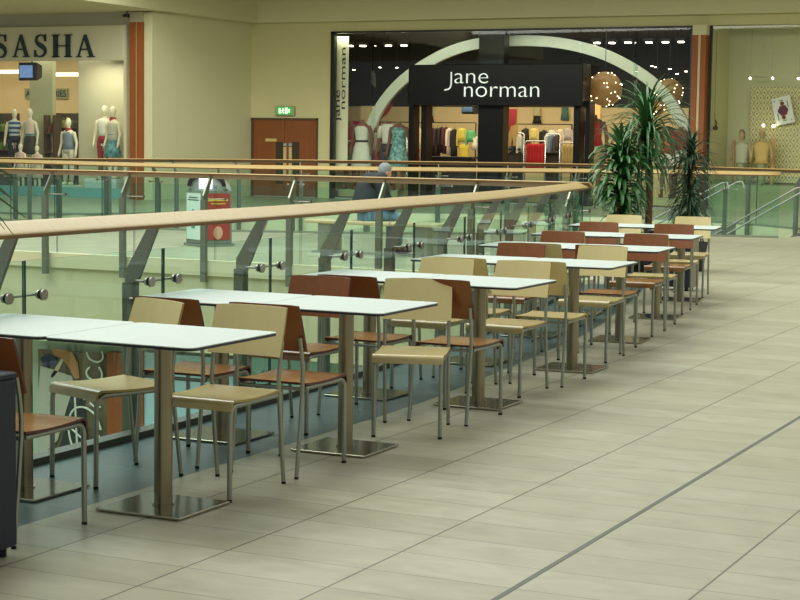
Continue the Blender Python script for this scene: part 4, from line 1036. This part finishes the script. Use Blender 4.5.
# glass
for i, (p0, p1, zl, zh) in enumerate(((334, 371.5, .1, TOPZ-.05), (372.5, 408, .1, TOPZ-.05), (409, 505, z1, TOPZ-.05), (506, 579, z1, TOPZ-.05), (580, 633.5, .1, TOPZ-.05), (634.5, 689, .1, TOPZ-.05))):
    x0, _ = U(p0, 100, WB); x1, _ = U(p1, 100, WB); q = MB(); q.bb((x0, WB-.006, zl), (x1, WB+.006, zh))
    struct('window_%d' % (i+4), q, MT['shopglass'])
for p in (372, 634):
    x0, _ = U(p, 100, WB+.08); q = MB(); q.bb((x0-.015, WB+.02, .1), (x0+.015, WB+.26, TOPZ-.05)); struct('window_%d' % (10 if p == 372 else 11), q, MT['glass'])
# arch band inside
AWY = WB+1.0
pts = [(360, 158), (368, 132), (380, 106), (398, 84), (420, 67), (448, 52), (480, 43), (520, 40.5), (560, 43), (600, 53), (636, 71), (662, 92), (680, 118), (690, 140), (694, 160)]
P3 = smooth_path([Vector((U(x, y, AWY)[0], 0, U(x, y, AWY)[1])) for x, y in pts], .15)
q = MB(); rings = []
for i, p in enumerate(P3):
    a3 = P3[max(0, i-1)]; b3 = P3[min(len(P3)-1, i+1)]; d3 = (b3-a3).normalized(); n3 = Vector((-d3.z, 0, d3.x))*.135
    if n3.z < 0: n3 = -n3 if abs(n3.z) > .02 else n3
    rings.append([(p+n3)+Vector((0, AWY, 0)), (p-n3)+Vector((0, AWY, 0)), (p-n3)+Vector((0, AWY+.12, 0)), (p+n3)+Vector((0, AWY+.12, 0))])
q.loft(rings, smooth=False)
tag(q.build('display_arch', pm('arch_pale', srgb(232, 236, 214), .5, var=.10, scale=4)), 'large pale curved arch spanning the centre shop window above the sign', 'arch')
# vertical banner
x0, zt = U(335.5, 36.5, WB+.34); x1, zb = U(347, 170, WB+.34)
t = thing('shop_banner', 'tall cream banner with the shop name running upwards at the left of the window', 'banner', (x0, WB+.34, zb))
q = MB(); q.bb((0, 0, 0), (x1-x0, .03, zt-zb)); q.build('panel', cm(240, 234, 200, .6), t)
for word, bx_, pb_, pt2, xh in (('jane', 339.6, 121, 90, 4.3), ('norman', 344.9, 109, 47.5, 3.8)):
    xb, zlo = U(bx_, pb_, WB+.33); _, zhi = U(bx_, pt2, WB+.33); xl, _ = U(bx_-xh, pb_, WB+.33)
    o = text_obj('lettering', word, (xb-xl)/.52, MT['black'], t, (xb-x0, -.006, zlo-zb), rot=(PI/2, -PI/2, 0), extrude=.002)
    mn_ = fit(o, zhi-zlo); o.location.z = zlo-zb-mn_
# sphere lamps
def globe(px, py, r_px, label, w=WB+.7):
    x, z = U(px, py, w); r = r_px*w/1.0/FPX*1.09
    t = thing('globe_lamp', label, 'lamp', (x, w, z), group='amber glitter globe lamps')
    q = MB(); q.sphere((0, 0, 0), r, 24, 16); q.build('shade', pm('amber_globe', srgb(160, 118, 64), .35, var=.8, scale=34, emit=.2), t)
    q = MB(); random.seed(int(px))
    for i in range(46):
        a = random.uniform(0, 6.28); c = random.uniform(-1, 1); s_ = math.sqrt(1-c*c); q.sphere((r*1.01*s_*math.cos(a), r*1.01*s_*math.sin(a), r*1.01*c), .011, 6, 4)
    q.build('sparkle', MT['lamp'], t)
    q = MB(); q.cyl((0, 0, r), (0, 0, TOPZ-.03-z), .01, 6); q.build('cord', MT['black'], t)
globe(605, 89, 16.5, 'large round amber glitter globe lamp nearest the entrance sign')
globe(669, 93, 13.5, 'amber glitter globe lamp half behind the arch at the right of the shop window', WB+1.6)
globe(656, 106, 9, 'small amber glitter globe lamp behind the palm leaves', WB+2.2)
# spotlights
spots = [(350, 46, 1.1), (363, 46, 1.1), (388.5, 45.8, 1.1), (404, 45.5, 1.1), (597, 43, 1.1), (612, 43, 1.1), (628, 42.7, 1.1), (649, 42.5, 1.1), (665.5, 42.3, 1.1), (681, 42, 1.1)]
low = [(354, 70, 2.6), (380, 67.5, 2.6), (397, 67.8, 2.6), (652, 66.3, 2.4), (656, 67.3, 2.9), (670, 69, 2.4), (677, 74, 2.2), (686, 71.5, 2.2)]
first = None
for i, (px, py, dw) in enumerate(spots+low):
    x, z = U(px, py, WB+dw); k = 1 if i < len(spots) else .45
    if first is None:
        first = thing('spotlight', 'x', 'light', group='ceiling spotlights in the centre shop')
        q = MB(); q.box((0, 0, 0), (.15, .10, .030), bev=.008); q.build('lens', MT['lamp'], first)
        q = MB(); q.box((0, 0, .06), (.26, .16, .08)); q.build('housing', MT['darkint'], first); o = first
    else: o = copy_tree(first)
    o.location = (x, WB+dw, z); o.scale = (k, k, k)
    q = MB(); q.cyl((0, 0, .09), (0, 0, (TOPZ-.02-z)/k), .008/k, 6); q.build('rod', MT['darkint'], o)
    side_ = 'left' if px < 450 else 'right'
    o['label'] = 'small ceiling spotlight, number %d from the left in the %s row of the %s window' % ((sorted([s[0] for s in (spots if i < len(spots) else low) if (s[0] < 450) == (px < 450)]).index(px)+1), 'upper' if i < len(spots) else 'lower', side_)
area('jn_shop_light', ((ujl+ujr)/2, WB+2.4, 2.85), 9, 180, (1, .88, .62), ((ujl+ujr)/2, WB+3.6, 0), 2.0)
area('arch_fill', ((ujl+ujr)/2, WB+.25, TOPZ-.12), 10, 40, (.95, 1, .85), ((ujl+ujr)/2, WB+1.1, 2.6), .2)  # added fill that brightens the pale arch, not a visible fitting
area('sasha_shop_light', (-30, WS+2.2, fz0+.3), 7, 120, (1, .93, .74), (-30, WS+2.6, 0), 2.5)
area('sasha_window_light', (U(105, 80, WS+.7)[0], WS+.5, fz0-.1), 1.6, 26, (1, .92, .70), (U(105, 80, WS+.7)[0], WS+1.0, 0), .6)

# garments on rails
def dress_mesh(w_, h_, flare=1.25, sleeves=False):
    q = MB(); n = 12; prof = [(-h_, w_*flare*.5, .06), (-h_*.6, w_*.46, .05), (-h_*.35, w_*.38, .045), (-h_*.18, w_*.42, .045), (-.03, w_*.46, .035), (0, w_*.14, .02)]
    q.loft([[(rx*math.cos(2*PI*k/n), ry*math.sin(2*PI*k/n), z) for k in range(n)] for z, rx, ry in prof])
    if sleeves:
        for sg in (-1, 1): q.tube([(sg*w_*.40, 0, -.05), (sg*w_*.52, 0, -.25), (sg*w_*.54, 0, -.5)], [.05, .045, .035], 8)
    q.tube([(0, 0, 0), (0, 0, .05), (.02, 0, .07)], .005, 5); return q
def garment(px, ptop, pbot, w, wpx, col, label, name='dress', flare=1.25, sleeves=False, rz=0, group=None):
    x, z1 = U(px, ptop, w); _, z0 = U(px, pbot, w)
    o = dress_mesh(wpx*w*1.09/FPX, z1-z0, flare, sleeves).build(name, cm(*col)); o.location = (x, w, z1); o.rotation_euler = (0, 0, rz)
    return tag(o, label, 'clothing', group)
def rail(px0, px1, py, w, label):
    x0, z = U(px0, py, w); x1, _ = U(px1, py, w)
    t = thing('clothes_rail', label, 'clothes rail', (x0, w, 0.05))
    q = MB(); q.tube([(0, 0, z-.05), (x1-x0, 0, z-.05)], .015, 8); q.build('bar', MT['black'], t)
    for xx in (0, x1-x0): q = MB(); q.tube([(xx, 0, 0), (xx, 0, z-.05)], .018, 8); q.build('upright', MT['black'], t)
WR = WB+3.6
rail(380, 476, 122, WR, 'long dark clothes rail behind the left half of the centre shop entrance')
rail(517, 572, 124, WR, 'dark clothes rail behind the right half of the centre shop entrance')
darks = [(433, 128, 156, (44, 34, 30)), (437.5, 128, 158, (60, 28, 30)), (442, 127, 153, (34, 30, 28)), (446, 127, 154, (84, 34, 34)), (450, 128, 155, (220, 204, 180)), (454.5, 129, 157, (40, 30, 30))]
for i, (px, a, b_, c) in enumerate(darks):
    garment(px, a, b_, WR, 8, c, '%s coat on the left rail, %s' % ({0: 'charcoal', 1: 'maroon', 2: 'black', 3: 'dark red', 4: 'pale', 5: 'dark brown'}[i], ['first from the left', 'second from the left', 'third from the left', 'fourth from the left', 'the only light one', 'rightmost'][i]), 'coat', 1.0, True, 1.1, 'coats on the left rail')
garment(418, 127, 152, WR, 6, (224, 196, 160), 'cream top between the two left door posts', 'shirt', 1, True)
garment(429.5, 132, 155, WR, 8, (150, 196, 186), 'pale mint dress hanging right of the second door post')
garment(416, 148, 166, WR-1.2, 10, (170, 34, 34), 'red skirt low behind the left door posts')
garment(462, 128, 142, WR, 9, (198, 180, 80), 'yellow top above the yellow dress', 'shirt', 1.1, True)
garment(464, 144, 167, WR, 13, (206, 180, 60), 'long yellow dress left of the wide black pillar')
garment(471, 130, 142, WR, 9, (96, 170, 110), 'mint green top beside the yellow dress', 'shirt', 1.1, True)
garment(475, 136, 150, WR, 7, (226, 222, 196), 'white top at the edge of the wide black pillar', 'shirt', 1.0)
for i in range(6):
    garment(528.5+i*2.8, 143.5, 168, WB+2.2, 5.5, (186, 22, 24), 'bright red dress on the silver stand in the entrance', 'dress', 1.0, False, 1.1, 'red dresses on the front stand')
for i in range(4):
    garment(564+i*3, 144.5, 168, WB+2.2, 5.5, (178, 150, 84), 'tan dress on the stand right of the red dresses', 'dress', 1.0, False, 1.1, 'tan dresses on the stand')
def stand(px0, px1, py, w, label):
    x0, z = U(px0, py, w); x1, _ = U(px1, py, w); t = thing('clothes_stand', label, 'clothes rail', (x0, w, .05))
    q = MB(); q.tube([(0, 0, 0), (0, 0, z-.09), (.04, 0, z-.05), (x1-x0-.04, 0, z-.05), (x1-x0, 0, z-.09), (x1-x0, 0, 0)], .02, 8); q.build('frame', MT['chrome'], t)
stand(525.5, 545.5, 141, WB+2.2, 'silver stand holding the red dresses'); stand(561, 574.5, 142.5, WB+2.2, 'silver stand holding the tan dresses')
garment(534, 128, 141, WR, 9, (210, 190, 110), 'pale yellow top above the red dresses', 'shirt', 1.1, True)
garment(526, 128, 146, WR, 7, (40, 32, 30), 'black coat left of the red dresses', 'coat', 1.0, True)
garment(544, 130, 146, WR, 7, (36, 30, 28), 'black coat right of the red dresses', 'coat', 1.0, True)
garment(552, 130, 152, WR, 9, (196, 200, 180), 'long pale grey dress in the middle of the right rail')
garment(560, 129, 143, WR, 8, (206, 186, 150), 'beige top on the right rail', 'shirt', 1.0, True)
garment(568, 128, 140, WR, 9, (172, 160, 150), 'grey top at the right end of the rail', 'shirt', 1.0, True)
garment(537, 107, 116, JI-.07, 8, (214, 196, 150), 'patterned cream vest high on the back wall', 'shirt', 1.1)
garment(537, 115.5, 123.5, JI-.07, 9, (30, 24, 22), 'black skirt high on the back wall under the cream vest', 'skirt', 1.1)
garment(565, 107, 120, JI-.07, 8, (72, 118, 108), 'teal vest high on the back wall with white print', 'shirt', 1.1)
garment(430.5, 106, 115, JI-.07, 8, (188, 204, 178), 'pale mint vest high on the back wall left of the entrance', 'shirt', 1.1)
garment(430.5, 115.5, 122, JI-.07, 8, (70, 36, 30), 'dark red shorts high on the back wall under the mint vest', 'shorts', 1.1)
stand(378, 407, 131, WB+2.6, 'low silver clothes stand behind the left window mannequins')
stand(504, 524, 133, WB+2.7, 'low silver clothes stand right of the wide black pillar')
stand(545.5, 560, 134, WB+2.7, 'low silver clothes stand between the red and the tan dresses')
for px, w_, c, cn in ((381, WB+2.6, (176, 190, 150), 'sage green'), (385, WB+2.6, (150, 60, 60), 'brick red'), (394, WB+2.6, (222, 214, 190), 'ivory'), (404, WB+2.6, (120, 160, 150), 'sea green'),
        (507, WB+2.7, (60, 50, 40), 'dark olive'), (511, WB+2.7, (186, 160, 110), 'sand coloured'), (515, WB+2.7, (44, 40, 44), 'slate black'), (520, WB+2.7, (200, 196, 176), 'off white'),
        (548, WB+2.7, (206, 206, 196), 'silver grey'), (552, WB+2.7, (110, 130, 150), 'dusty blue'), (557, WB+2.7, (70, 60, 54), 'dark taupe')):
    yt = {WB+2.6: 132.5}.get(w_, 134.5)
    garment(px, yt, yt+17, w_, 5.5, c, '%s blouse on a low silver stand in the centre shop' % cn, 'blouse', 1.1, True, 1.0)
# red figure poster between pillar and rail, television
x0, z1_ = U(503, 109, WB+2.6); x1, z0_ = U(516.5, 146, WB+2.6)
t = thing('wall_poster', 'tall cream poster with a dark red shape right of the wide black pillar', 'poster', (x0, WB+2.6, z0_))
q = MB(); q.bb((0, 0, 0), (x1-x0, .04, z1_-z0_)); q.build('panel', cm(176, 140, 84), t)
q = MB(); Hh = z1_-z0_; Ww = x1-x0; q.prism([(0, Hh), (Ww, Hh), (Ww*.95, Hh*.6), (Ww*.6, Hh*.55), (Ww*.5, Hh*.4), (Ww*.25, Hh*.38), (Ww*.1, Hh*.6)], 0, .01, 0, Matrix(((1, 0, 0, 0), (0, 0, 1, -.012), (0, 1, 0, 0), (0, 0, 0, 1)))); q.build('red_shape', cm(140, 26, 34), t)
x, z = U(470, 109.5, WB+2.0); q = MB(); q.box((x, WB+2.0, z), (.36, .34, .24), bev=.02); q.cyl((x, WB+2, z), (x, WB+2, 2.9), .02, 8); q.box((x, WB+1.82, z+.02), (.30, .02, .17), mi=1)
tag(q.build('television', [MT['black'], cm(70, 96, 130, .3)]), 'small dark television hanging below the entrance sign', 'television')
for p0, p1, pt_y, lab in ((428, 476, 156, 'low dark display table under the left rail in the centre shop'), (505, 524, 148, 'dark display table right of the wide black pillar'), (546, 562, 152, 'dark display table between the red and the tan dresses')):
    x0, z1_ = U(p0, pt_y, WB+2.9); x1, _ = U(p1, pt_y, WB+2.9)
    t = thing('display_table', lab, 'table', (x0, WB+2.6, .05))
    q = MB(); q.bb((0, 0, z1_-.11), (x1-x0, .5, z1_-.05), bev=.01); q.build('tabletop', MT['black'], t)
    q = MB(); q.bb((.05, .05, 0), (x1-x0-.05, .45, z1_-.11)); q.build('cabinet', cm(44, 34, 28), t)
# window mannequins left
plinth('long pale display plinth in the left window of the centre shop', U(345, 160, WB+.9)[0], U(404, 160, WB+.9)[0], WB+.5, WB+1.25, .25, cm(190, 176, 130))
MS = {'skin': cm(132, 84, 62)}
mannequin('mannequin', 'brown mannequin torso in a dark red bikini top beside the cream banner', 350.5, 122, WB+.8, .25, {**MS, 'vest': cm(140, 42, 36), 'belt': cm(226, 220, 196), 'skirt': cm(70, 84, 50)}, head=False)
mannequin('mannequin', 'mannequin in a long white dress with a dark belt in the left window', 362, 121, WB+.7, .25, {**MS, 'dress': cm(224, 226, 206), 'belt': cm(60, 56, 50)}, head=False)
mannequin('mannequin', 'brown mannequin in pink and white behind the glass joint in the left window', 375, 128, WB+1.1, .25, {**MS, 'vest': cm(196, 176, 150), 'skirt': cm(150, 60, 70)}, head=False)
mannequin('mannequin', 'mannequin in a white jacket and dark shorts in the left window', 388.5, 122, WB+.85, .25, {**MS, 'top': cm(232, 232, 216), 'sleeves': cm(232, 232, 216), 'trousers': cm(56, 60, 66)}, head=False)
mannequin('mannequin', 'mannequin in a turquoise patterned dress nearest the left door post', 399, 122.5, WB+.7, .25, {**MS, 'dress': photo_mat('turquoise_print', [srgb(50, 100, 110), srgb(110, 176, 172), srgb(176, 214, 204)], 14)}, head=False)
q = MB(); a, z1_ = U(352, 121, WB+2.3); b_, z0_ = U(361, 150, WB+2.3); q.bb((a, WB+2.3, z0_), (b_, WB+2.34, z1_)); tag(q.build('window_banner', cm(160, 24, 90)), 'magenta panel behind the white dress mannequin', 'panel')
q = MB(); a, z1_ = U(360.5, 106, WB+2.5); b_, z0_ = U(372, 160, WB+2.5); q.bb((a, WB+2.5, .05), (b_, WB+2.6, z1_)); tag(q.build('window_backdrop', MT['warm_wall']), 'pale warm panel behind the white dress mannequin', 'panel')
q = MB(); q.tube(smooth_path([Vector((*U(x, y, WB+1.4), 0)).xzy+Vector((0, WB+1.4, 0)) for x, y in ((374, 128), (380, 117), (386, 112), (391, 104))], .06), .06, 8); tag(q.build('fabric_swag', cm(176, 58, 30)), 'red and orange fabric swag hanging from the arch end', 'fabric')
# right window mannequins behind plants
plinth('pale display plinth in the right window of the centre shop behind the palms', U(592, 160, WB+.9)[0], U(688, 160, WB+.9)[0], WB+.5, WB+1.25, .25, cm(190, 176, 130))
mannequin('mannequin', 'mannequin in a red top directly right of the entrance posts', 594.5, 116, WB+.8, .25, {**MS, 'vest': cm(190, 40, 40), 'skirt': cm(200, 176, 120)}, head=False)
mannequin('mannequin', 'mannequin in red and white straps seen between the palm leaves', 681, 128, WB+.8, .25, {**MS, 'top': cm(180, 60, 50), 'skirt': cm(222, 216, 196)}, head=False)
mannequin('mannequin', 'mannequin in an orange top and white skirt seen just left of the brown pillar', 668, 127, WB+.8, .25, {**MS, 'vest': cm(206, 110, 60), 'skirt': cm(226, 222, 200)}, head=False)
q = MB(); a, z1_ = U(590, 100, WB+3.4); b_, z0_ = U(600, 130, WB+3.4); q.bb((a, WB+3.4, 0.05), (b_, WB+3.5, z1_)); tag(q.build('window_backdrop', cm(214, 170, 110)), 'warm orange panel right of the entrance posts', 'panel')

# right brown pillar
x0, pz = U(692.5, 35, WB-.3); x1, _ = U(706.3, 35, WB-.3)
t = thing('shop_pillar', 'brown wooden pillar with a pale central strip right of the centre shop', 'pillar', ((x0+x1)/2, WB-.3, 0)); hw = (x1-x0)/2
for s in (-1, 1):
    q = MB(); q.bb((min(s*.035, s*hw), 0, 0), (max(s*.035, s*hw), .3, pz)); q.build('wood_panel', MT['red_wood'], t)
q = MB(); q.bb((-.034, .03, 0), (.034, .3, pz)); q.build('light_strip', cm(206, 186, 140, .4), t)
q = MB(); q.bb((-hw, 0, pz), (hw, .3, TOPZ)); q.build('cap', MT['cream_wall2'], t)

# ================================================================== RIGHT SHOP
RI = WB+1.7
rx0 = x1+.02
m = MB(); m.bb((rx0, RI, 0), (12, RI+.15, TOPZ)); struct('wall_shop_right', m, MT['cream_wall2'])
m = MB(); m.bb((rx0-.1, WB+.1, 0), (rx0+.02, RI, TOPZ)); struct('wall_shop_right.001', m, MT['cream_wall'])
m = MB(); m.bb((rx0, WB+.1, TOPZ), (12, RI, TOPZ+.1)); struct('ceiling.004', m, MT['cream_wall2'])
m = MB(); m.bb((rx0, WB+.02, 0), (12, RI, .62)); struct('trim_10', m, cm(150, 150, 112), 'raised window floor of the right shop')
m = MB(); m.bb((rx0, WB-.03, 0), (rx0+.05, WB+.03, TOPZ)); struct('window_12', m, MT['black'], 'black glazing post beside the brown pillar')
m = MB(); m.bb((rx0+.05, WB-.006, .1), (12, WB+.006, TOPZ-.02)); struct('window_13', m, MT['shopglass'])
x0, z1_ = U(751, 87, RI-.12); x1, _ = U(815, 87, RI-.12)
q = MB(); q.bb((0, 0, 0), (x1-x0, .06, z1_-.65)); o = q.build('patterned_screen', lattice_mat('lattice')); o.location = (x0, RI-.12, .65)
tag(o, 'cream screen with a diamond lattice of dark dots in the right shop window', 'screen')
# playing card
cx_, cz = U(783, 110.5, RI-.3); t = thing('giant_playing_card', 'large tilted court playing card hanging in front of the lattice screen', 'card', (cx_, RI-.3, cz)); t.rotation_euler = (0, math.radians(-13), 0)
ch_, cw_ = .335, .235
q = MB(); q.bb((-cw_, 0, -ch_), (cw_, .015, ch_), bev=.004); q.build('card', MT['white'], t)
q = MB()
for s in (-1, 1):
    q.sphere((s*.01, -.008, s*.17), .05, 10, 6, sc=(1, .2, 1)); q.prism([(-.09, .02*s), (.11, .02*s), (.08, .12*s), (-.07, .12*s)], 0, .008, 0, Matrix(((1, 0, 0, 0), (0, 0, 1, -.01), (0, 1, 0, 0), (0, 0, 0, 1))))
q.build('court_figure', cm(120, 44, 44), t)
q = MB(); q.sphere((0, -.004, 0), .13, 12, 8, sc=(1, .08, .75)); q.build('figure_robe', cm(96, 40, 60), t)
q = MB()
for s in (-1, 1):
    q.bb((s*.14-.012, -.008, s*.05-.0), (s*.14+.012, -.002, s*.22)); q.sphere((s*-.17, -.006, s*.26), .02, 6, 4, sc=(1, .2, 1)); q.prism([(-.05, .23*s), (.05, .23*s), (.03, .27*s), (0, .245*s), (-.03, .27*s)], 0, .006, 0, Matrix(((1, 0, 0, 0), (0, 0, 1, -.009), (0, 1, 0, 0), (0, 0, 0, 1))))
q.build('card_detail', cm(150, 140, 70), t)
q = MB(); q.cyl((0, 0, ch_), (-.2, 0, TOPZ-cz-.02), .003, 5); q.build('wire', MT['tube'], t)
# busts
def bust(px, ptop, label, dressc, hairc, w=WB+.9):
    x, z1_ = U(px, ptop, w); base = 1.12; H = z1_-base; t = thing('mannequin', label, 'mannequin', (x, w, base)); k = H/.86
    S = Matrix.Scale(k, 4); q = MB(); q.body([(0, .17, .11, 0, 0), (.12, .14, .1, 0, 0), (.26, .165, .105, 0, 0), (.42, .2, .11, 0, 0), (.51, .17, .085, 0, 0), (.56, .06, .055, 0, 0), (.62, .05, .05, 0, 0), (.66, .06, .075, 0, 0), (.74, .078, .092, 0, 0), (.82, .06, .07, 0, 0), (.86, .02, .03, 0, 0)], 14, 0, S)
    for sg in (-1, 1): q.loft([[(sg*ox+r*math.cos(2*PI*j/8), oy+r*math.sin(2*PI*j/8), z) for j in range(8)] for r, z, ox, oy in ((.03, .05, .25, -.05), (.036, .2, .25, .0), (.045, .4, .22, 0), (.048, .49, .18, 0))], X=S)
    q.build('body', cm(176, 146, 100, .35), t)
    q = MB(); q.body([(.0, .185, .125, 0, 0), (.12, .15, .112, 0, 0), (.26, .175, .117, 0, 0), (.42, .208, .122, 0, 0), (.50, .17, .10, 0, 0), (.54, .09, .08, 0, 0)], 14, 0, S); q.build('garment', cm(*dressc), t)
    q = MB(); q.body([(.60, .06, .05, 0, .04), (.70, .085, .07, 0, .04), (.80, .08, .09, 0, .015), (.875, .04, .05, 0, 0)], 12, 0, S); q.build('hair', cm(*hairc), t)
    q = MB(); q.cyl((0, 0, -.5), (0, 0, .01), .10, 16); q.build('stand', cm(150, 150, 112), t)
bust(742, 130, 'mannequin bust in a pale grey dress at the left of the right shop window', (180, 180, 150), (120, 88, 60))
bust(762.5, 128.5, 'golden mannequin bust with a dark scarf in front of the lattice screen', (206, 170, 96), (220, 190, 130))
q = MB(); x, z = U(734, 142, WB+.8); q.cyl((x, WB+.8, .62), (x, WB+.8, z), .03, 10); q.sphere((x, WB+.8, z), .045, 10, 6); tag(q.build('jewellery_stand', cm(170, 120, 76, .4)), 'slim brown jewellery stand left of the grey bust', 'stand')
q = MB(); x, z = U(772.5, 143, WB+1.1); q.cyl((x, WB+1.1, .62), (x, WB+1.1, z), .04, 10, r1=.06); q.sphere((x, WB+1.1, z+.03), .07, 10, 6); tag(q.build('jewellery_stand', cm(206, 160, 84, .4)), 'golden jewellery stand right of the golden bust', 'stand')
# pendant
x, z = U(715.5, 128, WB+.25); q = MB(); q.sphere((x, WB+.25, z), .065, 12, 8, sc=(1, 1, .9)); q.cyl((x, WB+.25, z), (x-.03, WB+.25, z+.35), .008, 6); q.cyl((x-.03, WB+.25, z+.35), (x-.03, WB+.25, TOPZ), .004, 6); q.tube([(x, WB+.25, z), (x+.03, WB+.25, z+.12), (x-.02, WB+.25, z+.2)], .016, 6)
tag(q.build('hanging_ornament', cm(50, 40, 30)), 'small dark round ornament hanging beside the brown pillar', 'ornament')
# track lights
for px0, px1, py in ((747, 776, 77), (795, 820, 77.3)):
    x0, z = U(px0, py, RI-.5); x1, _ = U(px1, py, RI-.5)
    t = thing('light_track', 'thin ceiling light track in the right shop, %s' % ('complete one' if px0 < 780 else 'cut by the photo edge'), 'light', (x0, RI-.5, z), group='light tracks in the right shop')
    q = MB(); q.tube([(0, 0, 0), (x1-x0, 0, 0)], .012, 6); q.cyl((.1, 0, 0), (.1, 0, TOPZ-z-.01), .006, 6); q.cyl((x1-x0-.1, 0, 0), (x1-x0-.1, 0, TOPZ-z-.01), .006, 6); q.build('track', MT['tube'], t)
    for xx in (.08, x1-x0-.08): q = MB(); q.sphere((xx, 0, -.03), .028, 8, 6); q.build('bulb', MT['lamp'], t)
for px, py in ((763.5, 125.5), (773.5, 126)):
    x, z = U(px, py, RI-.4); q = MB(); q.sphere((x, RI-.4, z), .035, 8, 6, mi=0); q.cyl((x, RI-.38, z), (x, RI-.1, z+.05), .01, 6, mi=1)
    tag(q.build('small_lamp', [MT['lamp'], MT['tube']]), 'tiny warm lamp %s, above the golden bust' % ('on the left' if px < 770 else 'on the right'), 'lamp', 'tiny warm lamps by the lattice screen')
area('right_shop_light', (-4, WB+.9, TOPZ-.1), 5, 60, (1, .95, .66), (-4, WB+1.4, 0), 1.0)
